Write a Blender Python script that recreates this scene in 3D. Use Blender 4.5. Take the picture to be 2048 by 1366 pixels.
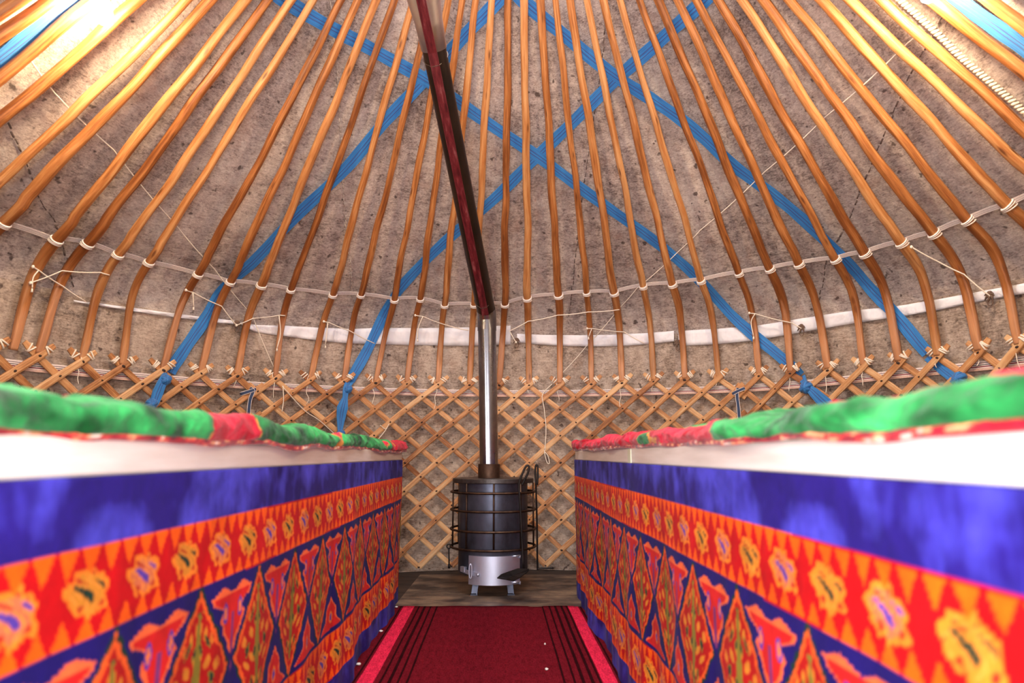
import bpy, math, random
import numpy as np
from mathutils import Vector, Matrix

random.seed(7)
sc = bpy.context.scene
for o in list(bpy.data.objects):
    bpy.data.objects.remove(o)

# ------------------------------------------------------------------ camera
F_PX, YAW, PITCH, CAM_Z = 1380.0, math.radians(1.175), math.radians(9.34), 0.797
cd = bpy.data.cameras.new('camera')
cd.sensor_width = 36.0
cd.lens = F_PX / 2048 * 36.0
cd.clip_start = 0.02
cd.dof.use_dof = True
cd.dof.focus_distance = 4.4
cd.dof.aperture_fstop = 2.8
cam = bpy.data.objects.new('camera', cd)
sc.collection.objects.link(cam)
cam.location = (0, 0, CAM_Z)
cam.rotation_euler = (math.pi / 2 + PITCH, 0, -YAW)
sc.camera = cam

# ------------------------------------------------------------------ light
sc.view_settings.view_transform = 'Standard'
sc.view_settings.look = 'None'
sc.view_settings.gamma = 1
sc.view_settings.exposure = 0.32
sc.view_settings.use_curve_mapping = False
w = bpy.data.worlds.new('world')
sc.world = w
w.use_nodes = True
bg = w.node_tree.nodes['Background']
bg.inputs[0].default_value = (0.80, 0.88, 1.0, 1)
bg.inputs[1].default_value = 1.0

XC, YC, RW = 0.0584, 2.4557, 2.5443          # yurt axis and lattice radius


def area(name, loc, rot, sx, sy, power, col):
    l = bpy.data.lights.new(name, 'AREA')
    l.shape = 'RECTANGLE'
    l.size, l.size_y, l.energy, l.color = sx, sy, power, col
    o = bpy.data.objects.new(name, l)
    sc.collection.objects.link(o)
    o.location, o.rotation_euler = loc, rot
    return o


# daylight entering at the open doorway behind the camera and at the crown opening of the roof
area('doorway_daylight', (-0.26, -0.35, 1.05), (math.pi / 2 + math.radians(24), 0, 0), 0.95, 1.7, 102, (1.0, 0.97, 0.97))
area('crown_daylight', (XC, YC, 3.75), (0, 0, 0), 1.3, 1.3, 100, (1.0, 0.98, 1.0))

C = sc.collection


# ------------------------------------------------------------------ helpers
def lin(*c):
    return tuple(((v / 255 / 12.92) if v / 255 <= 0.04045 else ((v / 255 + 0.055) / 1.055) ** 2.4) for v in c)


def lin4(*c):
    return lin(*c) + (1.0,)


class MB:
    def __init__(s):
        s.v, s.f, s.uv = [], [], []

    def add(s, verts, faces, uvs=None):
        b = len(s.v)
        s.v += [tuple(p) for p in verts]
        s.uv += list(uvs) if uvs is not None else [(0, 0)] * len(verts)
        s.f += [tuple(i + b for i in f) for f in faces]

    def box(s, c, d, M=None):
        hx, hy, hz = d[0] / 2, d[1] / 2, d[2] / 2
        vs = [Vector((x * hx, y * hy, z * hz)) for x in (-1, 1) for y in (-1, 1) for z in (-1, 1)]
        if M is not None:
            vs = [M @ p for p in vs]
        vs = [p + Vector(c) for p in vs]
        s.add(vs, [(0, 1, 3, 2), (4, 6, 7, 5), (0, 4, 5, 1), (2, 3, 7, 6), (0, 2, 6, 4), (1, 5, 7, 3)],
              [(p.x, p.z) for p in vs])

    def sweep(s, pts, section, frames=None, closed=True, caps=True, up=None, scale=None, loop=False):
        """pts: path; section: list of (a,b) or fn(i)->list; frames: list of (N,B) with a along B, b along N"""
        pts = [Vector(p) for p in pts]
        n = len(pts)
        if frames is None:
            frames = transport(pts, up, loop)
        vs, uv, fs = [], [], []
        ln = 0.0
        for i in range(n):
            if i:
                ln += (pts[i] - pts[i - 1]).length
            sec = section(i) if callable(section) else section
            if closed:
                sec = list(sec) + [sec[0]]
            N, B = frames[i]
            k = scale[i] if scale else 1.0
            m = len(sec)
            for j, (a, b) in enumerate(sec):
                vs.append(pts[i] + B * (a * k) + N * (b * k))
                uv.append((j / (m - 1), ln))
        for i in range(n - 1):
            for j in range(m - 1):
                p = i * m + j
                fs.append((p, p + 1, p + m + 1, p + m))
        if loop:
            for j in range(m - 1):
                p = (n - 1) * m + j
                fs.append((p, p + 1, j + 1, j))
        elif caps and closed:
            fs.append(tuple(range(m - 2, -1, -1)))
            fs.append(tuple((n - 1) * m + j for j in range(m - 1)))
        s.add(vs, fs, uv)

    def tube(s, pts, r, n=8, **k):
        sc_ = None
        if not isinstance(r, (int, float)):
            sc_, r = list(r), 1.0
        s.sweep(pts, circ(r, n), scale=sc_, **k)

    def lathe(s, prof, c=(0, 0, 0), n=40, a0=0, a1=2 * math.pi):
        full = abs(a1 - a0 - 2 * math.pi) < 1e-6
        vs, uv, fs = [], [], []
        m = len(prof)
        for i in range(n + 1):
            a = a0 + (a1 - a0) * i / n
            for j, (r, z) in enumerate(prof):
                vs.append((c[0] + r * math.cos(a), c[1] + r * math.sin(a), c[2] + z))
                uv.append((i / n, z))
        for i in range(n):
            for j in range(m - 1):
                p = i * m + j
                fs.append((p, p + m, p + m + 1, p + 1))
        s.add(vs, fs, uv)

    def build(s, name, mat, parent=None, smooth=True, bevel=0, auto=None):
        me = bpy.data.meshes.new(name)
        me.from_pydata(s.v, [], s.f)
        ul = me.uv_layers.new(name='UVMap')
        li = np.zeros(len(me.loops), dtype=np.int32)
        me.loops.foreach_get('vertex_index', li)
        ul.data.foreach_set('uv', np.array(s.uv, dtype=np.float32)[li].ravel())
        if smooth:
            me.polygons.foreach_set('use_smooth', [True] * len(me.polygons))
        me.materials.append(M[mat])
        me.update()
        o = bpy.data.objects.new(name, me)
        C.objects.link(o)
        if parent is not None:
            o.parent = parent
            o.matrix_parent_inverse = Matrix.Translation(parent.location).inverted()
        if smooth and auto:
            try:
                me.set_sharp_from_angle(angle=auto)
            except Exception:
                pass
        if bevel:
            b = o.modifiers.new('bevel', 'BEVEL')
            b.width, b.segments, b.limit_method = bevel, 2, 'ANGLE'
        return o


def circ(r, n=8, ry=None):
    ry = r if ry is None else ry
    return [(r * math.cos(2 * math.pi * i / n), ry * math.sin(2 * math.pi * i / n)) for i in range(n)]


def rect(w, t):
    return [(-w / 2, -t / 2), (w / 2, -t / 2), (w / 2, t / 2), (-w / 2, t / 2)]


def transport(pts, up=None, loop=False):
    n = len(pts)
    fr = []
    N = None
    for i in range(n):
        a, b = (pts[i - 1] if i or loop else pts[i]), (pts[(i + 1) % n] if i < n - 1 or loop else pts[i])
        T = (b - a).normalized()
        if up is not None:
            N = Vector(up)
        elif N is None:
            N = Vector((0, 0, 1)) if abs(T.z) < 0.9 else Vector((0, -1, 0))
        N = (N - T * N.dot(T))
        if N.length < 1e-6:
            N = T.orthogonal()
        N.normalize()
        fr.append((N, T.cross(N)))
    return fr


def tag(o, label=None, cat=None, group=None, kind=None):
    if label:
        o['label'] = label
    if cat:
        o['category'] = cat
    if group:
        o['group'] = group
    if kind:
        o['kind'] = kind
    return o


def empty(name, loc=(0, 0, 0)):
    o = bpy.data.objects.new(name, None)
    o.empty_display_size = 0.1
    C.objects.link(o)
    o.location = loc
    return o


def catmull(pts, k=6):
    pts = [Vector(p) for p in pts]
    q = [pts[0] * 2 - pts[1]] + pts + [pts[-1] * 2 - pts[-2]]
    out = []
    for i in range(1, len(q) - 2):
        for j in range(k):
            t = j / k
            a, b, c, d = q[i - 1], q[i], q[i + 1], q[i + 2]
            out.append(0.5 * (2 * b + (c - a) * t + (2 * a - 5 * b + 4 * c - d) * t * t + (3 * b - a - 3 * c + d) * t ** 3))
    out.append(pts[-1])
    return out


# ---- rays of the photograph, met with the real surfaces of the yurt
CP, SP, CY, SY = math.cos(PITCH), math.sin(PITCH), math.cos(YAW), math.sin(YAW)
EYE = Vector((0, 0, CAM_Z))


def ray(x, y):
    a, c = (x - 1024) / F_PX, (683 - y) / F_PX
    b, c = CP - c * SP, SP + c * CP
    return Vector((a * CY + b * SY, -a * SY + b * CY, c))


_PZ = [-5, 0.497, 0.58, 0.70, 0.80, 0.88, 0.95, 1.01, 1.06, 1.10, 5.10]
_PR = [2.545, 2.545, 2.532, 2.522, 2.510, 2.490, 2.458, 2.412, 2.355, 2.305, -1.695]


def rprof(z):
    return float(np.interp(z - CAM_Z, _PZ, _PR))


def slope(z):
    return (rprof(z + 0.02) - rprof(z - 0.02)) / 0.04


def S(phi, z, off=0.0):
    """point of the yurt's surface of revolution: phi from straight ahead, off along the outward normal"""
    g = slope(z)
    r = rprof(z) + off / math.sqrt(1 + g * g)
    zz = z - off * g / math.sqrt(1 + g * g)
    return Vector((XC + r * math.sin(phi), YC + r * math.cos(phi), zz))


def SN(phi, z):
    g = slope(z)
    return Vector((math.sin(phi), math.cos(phi), -g)).normalized()


def hit(px, py, off=0.0):
    """(phi, z) where the photo ray meets the surface"""
    d = ray(px, py)

    def fn(t):
        p = EYE + d * t
        g = slope(p.z)
        return math.hypot(p.x - XC, p.y - YC) - rprof(p.z) - off * math.sqrt(1 + g * g)
    a = 0.3
    while fn(a + 0.1) < 0 and a < 12:
        a += 0.1
    b = a + 0.1
    for _ in range(30):
        m = (a + b) / 2
        if fn(m) < 0:
            a = m
        else:
            b = m
    p = EYE + d * a
    return math.atan2(p.x - XC, p.y - YC), p.z


def at_y(px, py, Y):
    d = ray(px, py)
    return EYE + d * (Y / d.y)


def on_floor(px, py, z=0.0):
    d = ray(px, py)
    return EYE + d * ((z - CAM_Z) / d.z)


# ------------------------------------------------------------------ materials
M = {}


class NT:
    def __init__(s, name):
        m = bpy.data.materials.new(name)
        m.use_nodes = True
        s.m, s.t = m, m.node_tree
        s.b = s.t.nodes['Principled BSDF']
        M[name] = m

    def n(s, typ, **k):
        nd = s.t.nodes.new(typ)
        for a, v in k.items():
            if a.startswith('i_'):
                key = a[2:]
                nd.inputs[int(key) if key.isdigit() else key].default_value = v
            else:
                setattr(nd, a, v)
        return nd

    def l(s, a, b):
        s.t.links.new(a, b)

    def ramp(s, fac, stops, interp='LINEAR'):
        r = s.n('ShaderNodeValToRGB')
        r.color_ramp.interpolation = interp
        el = r.color_ramp.elements
        while len(el) < len(stops):
            el.new(0.5)
        for e, (p, c) in zip(el, stops):
            e.position = p
            e.color = tuple(c) + (1,) if len(c) == 3 else c
        s.l(fac, r.inputs[0])
        return r.outputs[0]

    def mix(s, fac, a, b, mode='MIX'):
        x = s.n('ShaderNodeMix', data_type='RGBA', blend_type=mode)
        for sock, v in ((x.inputs[0], fac), (x.inputs[6], a), (x.inputs[7], b)):
            if isinstance(v, bpy.types.NodeSocket):
                s.l(v, sock)
            elif isinstance(v, (int, float)):
                sock.default_value = v
            else:
                sock.default_value = tuple(v) + ((1,) if len(v) == 3 else ())
        return x.outputs[2]

    def math(s, op, a, b=0.0):
        x = s.n('ShaderNodeMath', operation=op)
        for sock, v in ((x.inputs[0], a), (x.inputs[1], b)):
            if isinstance(v, bpy.types.NodeSocket):
                s.l(v, sock)
            else:
                sock.default_value = v
        return x.outputs[0]

    def coord(s, which='Object', scale=(1, 1, 1), rnd=False):
        tc = s.n('ShaderNodeTexCoord')
        mp = s.n('ShaderNodeMapping')
        mp.inputs['Scale'].default_value = scale
        s.l(tc.outputs[which], mp.inputs[0])
        if rnd:
            oi = s.n('ShaderNodeObjectInfo')
            cx = s.n('ShaderNodeCombineXYZ')
            s.l(s.math('MULTIPLY', oi.outputs['Random'], 37.0), cx.inputs[0])
            s.l(s.math('MULTIPLY', oi.outputs['Random'], 91.0), cx.inputs[1])
            s.l(cx.outputs[0], mp.inputs['Location'])
        return mp.outputs[0]

    def noise(s, vec, scale, detail=4, rough=0.6, out=0):
        x = s.n('ShaderNodeTexNoise', i_Scale=scale, i_Detail=detail, i_Roughness=rough)
        s.l(vec, x.inputs['Vector'])
        return x.outputs[out]

    def bump(s, h, strength, dist):
        x = s.n('ShaderNodeBump', i_Strength=strength, i_Distance=dist)
        s.l(h, x.inputs['Height'])
        s.l(x.outputs[0], s.b.inputs['Normal'])

    def set(s, **k):
        for a, v in k.items():
            s.b.inputs[a.replace('_', ' ')].default_value = v


def plain(name, col, rough=0.6, metal=0.0, **k):
    t = NT(name)
    t.set(Base_Color=tuple(col) + (1,), Roughness=rough, Metallic=metal, **k)
    return t


def felt(name, dark, mid, light, sep):
    t = NT(name)
    v = t.coord('Object')
    uv = t.coord('UV', (1, 1, 1))
    big = t.noise(v, 2.2, 5, 0.6)
    fm = t.n('ShaderNodeMapping', i_Rotation=(0, 0, 0.35), i_Scale=(26, 120, 26))
    t.l(uv, fm.inputs[0])
    fib = t.noise(fm.outputs[0], 1.0, 6, 0.7)
    fib.node.inputs['Distortion'].default_value = 1.6
    fine = t.noise(v, 75, 5, 0.8)
    mott = t.noise(v, 16, 5, 0.65)
    s = t.math('ADD', t.math('MULTIPLY', big, 0.22), t.math('MULTIPLY', fib, 0.36))
    s = t.math('ADD', s, t.math('MULTIPLY', fine, 0.24))
    s = t.math('ADD', s, t.math('MULTIPLY', mott, 0.24))
    c = t.ramp(s, [(0.445, dark), (0.535, mid), (0.625, light)])
    # rusty patches and dark clots of wool
    c = t.mix(t.ramp(t.noise(v, 5.3, 3, 0.6), [(0.58, (0, 0, 0)), (0.75, (0.35, 0.35, 0.35))]), c, sep)
    clots = t.ramp(t.noise(v, 21, 2, 0.5), [(0.67, (0, 0, 0)), (0.73, (0.8, 0.8, 0.8))])
    c = t.mix(clots, c, lin(70, 52, 46))
    t.l(c, t.b.inputs['Base Color'])
    t.set(Roughness=0.95, Sheen_Weight=0.15, Specular_IOR_Level=0.1)
    t.bump(t.math('ADD', t.math('MULTIPLY', fine, 0.8), mott), 0.7, 0.016)
    return t


felt('felt_roof', lin(122, 104, 98), lin(192, 172, 162), lin(226, 211, 200), lin(176, 134, 112))
felt('felt_wall', lin(116, 98, 86), lin(184, 163, 147), lin(216, 198, 182), lin(162, 126, 102))


def wood(name, dark, mid, light, stretch=(5, 3.0), rough=0.42, knots=True):
    t = NT(name)
    v = t.coord('UV', (stretch[0], stretch[1], 1), rnd=True)
    g = t.noise(v, 1.0, 6, 0.6)
    v2 = t.coord('UV', (16, 1.6, 1), rnd=True)
    g2 = t.noise(v2, 1.0, 5, 0.7)
    oi = t.n('ShaderNodeObjectInfo')
    s = t.math('ADD', t.math('MULTIPLY', g, 0.55), t.math('MULTIPLY', g2, 0.45))
    s = t.math('ADD', s, t.math('MULTIPLY', t.math('SUBTRACT', oi.outputs['Random'], 0.5), 0.16))
    c = t.ramp(s, [(0.37, dark), (0.50, mid), (0.63, light)])
    if knots:
        v3 = t.coord('UV', (3, 5, 1), rnd=True)
        vo = t.n('ShaderNodeTexVoronoi', i_Scale=1.0)
        t.l(v3, vo.inputs['Vector'])
        k = t.ramp(vo.outputs['Distance'], [(0.07, (0.85, 0.85, 0.85)), (0.19, (0, 0, 0))])
        c = t.mix(k, c, lin(92, 48, 24))
    if knots:
        # bending scorch round the bend of a pole, bare planed wood at its foot
        oc = t.n('ShaderNodeTexCoord')
        sx = t.n('ShaderNodeSeparateXYZ')
        t.l(oc.outputs['Object'], sx.inputs[0])
        zz = t.math('ADD', sx.outputs[2], t.math('MULTIPLY', t.math('SUBTRACT', g, 0.5), 0.7))
        zz = t.math('ADD', zz, t.math('MULTIPLY', t.math('SUBTRACT', oi.outputs['Random'], 0.5), 0.3))
        sc_ = t.ramp(t.math('DIVIDE', zz, 4.0), [(0.365, (0, 0, 0)), (0.40, (0.62, 0.62, 0.62)), (0.46, (0.5, 0.5, 0.5)), (0.54, (0, 0, 0))])
        c = t.mix(sc_, c, lin(122, 66, 28))
        ft = t.ramp(t.math('DIVIDE', zz, 4.0), [(0.355, (0.55, 0.55, 0.55)), (0.385, (0, 0, 0))])
        c = t.mix(ft, c, lin(206, 150, 112))
    t.l(c, t.b.inputs['Base Color'])
    t.set(Roughness=rough, Specular_IOR_Level=0.45)
    t.bump(t.math('ADD', g2, g), 0.5, 0.005)
    return t


wood('pole_wood', lin(118, 64, 28), lin(180, 114, 62), lin(212, 156, 102))
wood('slat_wood', lin(138, 82, 42), lin(196, 138, 88), lin(222, 178, 130), (2.5, 5), 0.5, False)

plain('cord_white', lin(236, 224, 216), 0.9)
plain('cord_cream', lin(240, 226, 208), 0.9)
plain('leather_knot', lin(52, 30, 20), 0.7)
plain('seam_dark', lin(104, 86, 78), 0.95)
plain('seam_light', lin(188, 170, 156), 0.95)
plain('seam_wool', lin(222, 205, 182), 0.95)
plain('brown_tuft', lin(112, 88, 74), 0.95)


def strap(name):
    t = NT(name)
    tc = t.n('ShaderNodeTexCoord')
    sp = t.n('ShaderNodeSeparateXYZ')
    t.l(tc.outputs['UV'], sp.inputs[0])
    u = t.math('FRACT', t.math('MULTIPLY', sp.outputs[0], 2.0))
    n = t.noise(t.coord('UV', (40, 8, 1)), 1.0, 3)
    base = t.ramp(n, [(0.3, lin(26, 102, 172)), (0.7, lin(56, 142, 212))])
    lines = t.ramp(u, [(0.0, (0, 0, 0)), (0.10, (.4, .4, .4)), (0.14, (0, 0, 0)), (0.36, (1, 1, 1)), (0.43, (0, 0, 0)), (0.58, (1, 1, 1)), (0.65, (0, 0, 0)),
                       (0.86, (.4, .4, .4)), (0.90, (0, 0, 0))], 'CONSTANT')
    c = t.mix(t.math('MULTIPLY', lines, 0.75), base, lin(60, 52, 120))
    t.l(c, t.b.inputs['Base Color'])
    t.set(Roughness=0.6, Sheen_Weight=0.2)
    wv = t.n('ShaderNodeTexWave', i_Scale=60.0)
    wv.bands_direction = 'Y'
    t.l(t.coord('UV'), wv.inputs['Vector'])
    t.bump(wv.outputs['Fac'], 0.15, 0.002)


strap('blue_strap')


def striped(name, stops, rough=0.85):
    t = NT(name)
    tc = t.n('ShaderNodeTexCoord')
    sp = t.n('ShaderNodeSeparateXYZ')
    t.l(tc.outputs['UV'], sp.inputs[0])
    u = t.math('FRACT', t.math('MULTIPLY', sp.outputs[0], 2.0))
    c = t.ramp(u, stops, 'CONSTANT')
    n = t.noise(t.coord('UV', (20, 120, 1)), 1.0, 2)
    c = t.mix(0.3, c, t.ramp(n, [(0.35, (0.45, 0.42, 0.4)), (0.6, (1, 1, 1))]), 'MULTIPLY')
    t.l(c, t.b.inputs['Base Color'])
    t.set(Roughness=rough)


W_, R_, K_, P_ = lin(236, 222, 216), lin(126, 28, 46), lin(44, 38, 52), lin(214, 176, 160)
striped('band_striped', [(0.0, P_), (0.26, W_), (0.34, R_), (0.46, W_), (0.54, K_), (0.62, W_), (0.74, lin(150, 130, 132)), (0.84, W_)])
striped('tape_white', [(0.0, W_), (0.28, lin(176, 160, 160)), (0.36, W_), (0.62, lin(176, 160, 160)), (0.7, W_)])
striped('tape_navy', [(0.0, W_), (0.12, lin(56, 72, 104)), (0.88, W_)])

t = NT('white_cloth')
n = t.noise(t.coord('Object'), 6, 3)
t.l(t.ramp(n, [(0.3, lin(226, 222, 228)), (0.7, lin(244, 240, 242))]), t.b.inputs['Base Color'])
t.set(Roughness=0.85)
wr_ = t.noise(t.coord('UV', (2.6, 0.5, 1)), 1.0, 3, 0.5)
t.bump(wr_, 0.9, 0.03)

t = NT('white_board')
n = t.noise(t.coord('Object', (1, 0.6, 8)), 7, 4)
t.l(t.ramp(n, [(0.3, lin(212, 204, 197)), (0.7, lin(229, 224, 219))]), t.b.inputs['Base Color'])
t.set(Roughness=0.5)


def vcol(name, rough, sheen, nap, bumpd):
    t = NT(name)
    a = t.n('ShaderNodeAttribute', attribute_name='Col')
    v = t.coord('Object')
    n = t.noise(v, nap, 5, 0.7)
    k = t.ramp(n, [(0.25, (0.55, 0.55, 0.55)), (0.75, (1.25, 1.25, 1.25))])
    c = t.mix(1.0, a.outputs['Color'], k, 'MULTIPLY')
    t.l(c, t.b.inputs['Base Color'])
    t.set(Roughness=rough, Sheen_Weight=sheen, Sheen_Roughness=0.35, Specular_IOR_Level=0.12)
    t.bump(t.math('ADD', n, t.math('MULTIPLY', t.noise(v, 260, 2), 0.15)), 0.35, bumpd)
    return t


vcol('printed_velvet', 0.8, 0.02, 9, 0.01)
vcol('quilt_velvet', 0.8, 0.12, 22, 0.02)
vcol('quilt_lining', 0.7, 0.2, 40, 0.004)

t = NT('rug')
tc = t.n('ShaderNodeTexCoord')
sp = t.n('ShaderNodeSeparateXYZ')
t.l(tc.outputs['UV'], sp.inputs[0])
MAR, PNK, DRK = lin(98, 19, 30), lin(208, 42, 74), lin(40, 9, 14)
WID = 1.04
X0 = -0.555
st = [(0.0, MAR)]


def stripe(a, b, c):
    st.append(((a - X0) / WID, c))
    st.append(((b - X0) / WID, MAR))


stripe(-0.507, -0.501, DRK)
stripe(-0.490, -0.434, PNK)
t2 = []
for x in (-0.416, -0.385, -0.354, -0.322):
    stripe(x, x + 0.009, DRK)
for x in (0.232, 0.266, 0.298, 0.330):
    stripe(x, x + 0.009, DRK)
stripe(0.358, 0.366, DRK)
stripe(0.369, 0.424, PNK)
stripe(0.431, 0.437, DRK)
lo = [s for s in st if s[0] < 0.5]
hi = [s for s in st if s[0] >= 0.5]
r1 = t.ramp(sp.outputs[0], lo, 'CONSTANT')
r2 = t.ramp(sp.outputs[0], [(0.0, MAR)] + hi, 'CONSTANT')
c = t.mix(t.math('GREATER_THAN', sp.outputs[0], 0.5), r1, r2)
wn = t.noise(t.coord('Object', (240, 60, 1)), 1.0, 3, 0.7)
wn2 = t.noise(t.coord('Object', (60, 14, 1)), 1.0, 4, 0.7)
f = t.math('ADD', t.math('MULTIPLY', wn, 0.6), t.math('MULTIPLY', wn2, 0.4))
c = t.mix(1.0, c, t.ramp(f, [(0.36, (0.45, 0.4, 0.4)), (0.64, (1.45, 1.4, 1.4))]), 'MULTIPLY')
t.l(c, t.b.inputs['Base Color'])
t.set(Roughness=1.0, Sheen_Weight=0.0, Specular_IOR_Level=0.03)
t.bump(f, 0.5, 0.004)

t = NT('hearth_board')
v = t.coord('Object', (1.5, 2.6, 1))
n = t.noise(v, 2.6, 5, 0.6)
n2 = t.noise(t.coord('Object', (14, 60, 1)), 1.0, 4)
c = t.ramp(n, [(0.38, lin(48, 40, 38)), (0.5, lin(98, 82, 70)), (0.62, lin(138, 116, 94))])
c = t.mix(0.25, c, t.ramp(n2, [(0.3, (0.2, 0.2, 0.2)), (0.7, (1, 1, 1))]), 'MULTIPLY')
t.l(c, t.b.inputs['Base Color'])
t.set(Roughness=0.55)

t = NT('dark_floor')
n = t.noise(t.coord('Object', (3, 12, 1)), 1.5, 5)
t.l(t.ramp(n, [(0.3, lin(34, 26, 22)), (0.7, lin(70, 54, 44))]), t.b.inputs['Base Color'])
t.set(Roughness=0.8)


def metal(name, a, b, rough, scale=5, met=1.0):
    t = NT(name)
    n = t.noise(t.coord('Object', (1, 1, 0.6)), scale, 5, 0.65)
    t.l(t.ramp(n, [(0.35, a), (0.68, b)]), t.b.inputs['Base Color'])
    t.l(t.ramp(n, [(0.3, (rough + 0.12,) * 3), (0.7, (rough,) * 3)]), t.b.inputs['Roughness'])
    t.set(Metallic=met)
    return t


metal('stove_steel', lin(52, 50, 58), lin(94, 100, 118), 0.42, 5, 0.75)
metal('stove_rim', lin(58, 52, 50), lin(96, 92, 92), 0.45, 14, 0.85)
metal('stove_door', lin(184, 188, 206), lin(208, 214, 232), 0.4, 4, 0.85)
metal('cage_iron', lin(62, 48, 42), lin(98, 78, 66), 0.45, 22)
metal('black_iron', lin(26, 24, 24), lin(48, 42, 40), 0.5, 20, 0.7)
metal('pipe_steel', lin(112, 112, 118), lin(166, 168, 176), 0.22, 3)
metal('pipe_dark', lin(34, 25, 21), lin(58, 44, 36), 0.3, 3, 0.6)
metal('sleeve_zinc', lin(176, 168, 170), lin(206, 198, 200), 0.34, 4)
metal('collar_rust', lin(60, 42, 34), lin(96, 72, 58), 0.5, 16, 0.8)
t = NT('maroon_strip')
n = t.noise(t.coord('UV', (14, 9, 1)), 1.0, 5, 0.7)
t.l(t.ramp(n, [(0.35, lin(62, 14, 20)), (0.55, lin(104, 34, 40)), (0.75, lin(150, 92, 94))]), t.b.inputs['Base Color'])
t.set(Roughness=0.35)
plain('wire_steel', lin(170, 160, 150), 0.4, 1.0)
plain('bulb_socket', lin(40, 36, 34), 0.5)
plain('paper_white', lin(220, 214, 206), 0.8)
plain('pale_tape', lin(206, 214, 190), 0.5)
plain('plain_wood', lin(150, 108, 70), 0.6)
t = NT('bulb_glow')
t.set(Base_Color=(1, 0.9, 0.7, 1), Emission_Color=(1.0, 0.76, 0.46, 1), Emission_Strength=820.0)

# ------------------------------------------------------------------ measured along the frame
k_ = 700 / 2048
VPX = [(x * k_, 430 + y * k_) for x, y in [(222, 825), (478, 855), (715, 885), (950, 920), (1172, 932), (1385, 945), (1610, 950), (1815, 970)]]
VPX += [(660 + x * k_, 430 + y * k_) for x, y in [(80, 980), (265, 985), (448, 988), (632, 992), (815, 995), (990, 1000), (1165, 1000), (1345, 995), (1530, 990), (1710, 985), (1895, 980)]]
VPX += [(1348 + x * k_, 430 + y * k_) for x, y in [(65, 965), (262, 950), (500, 940), (685, 940), (905, 920), (1110, 880), (1320, 865), (1550, 845), (1790, 805), (2020, 770)]]
TPX = [(x * k_, 430 + y * k_) for x, y in [(500, 175), (683, 240), (855, 285), (1150, 355), (1340, 400), (1520, 418), (1700, 445), (1945, 475)]]
TPX += [(660 + x * k_, 430 + y * k_) for x, y in [(178, 475), (375, 503), (525, 498), (668, 535), (845, 532), (1022, 530), (1155, 492), (1335, 475), (1503, 460), (1663, 460), (1830, 420), (2003, 410)]]
TPX += [(1348 + x * k_, 430 + y * k_) for x, y in [(160, 388), (378, 345), (562, 320), (723, 292), (945, 265), (1110, 230), (1325, 168), (1515, 115), (1715, 35)]]
TOPX = [537, 584, 625.5, 684, 717, 752, 789, 827, 864, 897, 924, 952, 984, 1016.7, 1047, 1080, 1110.6, 1140, 1174, 1206, 1239, 1280, 1317, 1355, 1392, 1435, 1483, 1524, 1580]
NP = len(VPX)


def cyl_hit(px, py, r=RW):
    d = ray(px, py)
    a = d.x ** 2 + d.y ** 2
    b = -2 * (d.x * XC + d.y * YC)
    c_ = XC ** 2 + YC ** 2 - r * r
    t_ = (-b + math.sqrt(b * b - 4 * a * c_)) / (2 * a)
    p = EYE + d * t_
    return math.atan2(p.x - XC, p.y - YC), p.z


VH = [cyl_hit(*p) for p in VPX]
PHI = [h[0] for h in VH]
ZV = [h[1] for h in VH]
ZV = list(np.convolve(np.pad(ZV, 2, mode='edge'), np.ones(5) / 5, mode='valid'))
TIE = [hit(*p) for p in TPX]
TOP = [hit(x, 0) for x in TOPX]
D5 = math.radians(5.0)


def panel_phi(u):
    if u < 5.5:
        a, b = 0, 5
        dl = (PHI[5] - PHI[0]) / 5
    elif u < 20.5:
        a, b = 6, 20
        dl = (PHI[20] - PHI[6]) / 14
    else:
        a, b = 21, 28
        dl = (PHI[28] - PHI[21]) / 7
    return a, b, dl


def phi_in(panel, u):
    a, b = [(0, 5), (6, 20), (21, 28)][panel]
    dl = (PHI[b] - PHI[a]) / (b - a)
    if u < a:
        return PHI[a] + (u - a) * dl
    if u > b:
        return PHI[b] + (u - b) * dl
    return float(np.interp(u, range(a, b + 1), PHI[a:b + 1]))


def zv_at(u):
    return float(np.interp(u, range(NP), ZV))


# ------------------------------------------------------------------ setting
def surf_rev(name, mat, z0, z1, off, a0, a1, nz, na, wob=0.0, seed=1):
    rnd = np.random.RandomState(seed)
    ph = rnd.rand(12) * 6.28
    m = MB()
    vs, uv, fs = [], [], []
    for i in range(nz + 1):
        z = z0 + (z1 - z0) * i / nz
        for j in range(na + 1):
            a = a0 + (a1 - a0) * j / na
            d = wob * (math.sin(7 * a + 3 * z + ph[0]) + 0.7 * math.sin(17 * a - 5 * z + ph[1]) + 0.5 * math.sin(31 * a + 11 * z + ph[2])
                       + 0.5 * math.sin(9 * z + 4 * a + ph[3]))
            vs.append(S(a, z, off + d))
            uv.append((a * 2.0, z))
    for i in range(nz):
        for j in range(na):
            p = i * (na + 1) + j
            fs.append((p, p + na + 1, p + na + 2, p + 1))
    m.add(vs, fs, uv)
    return m.build(name, mat)


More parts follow.
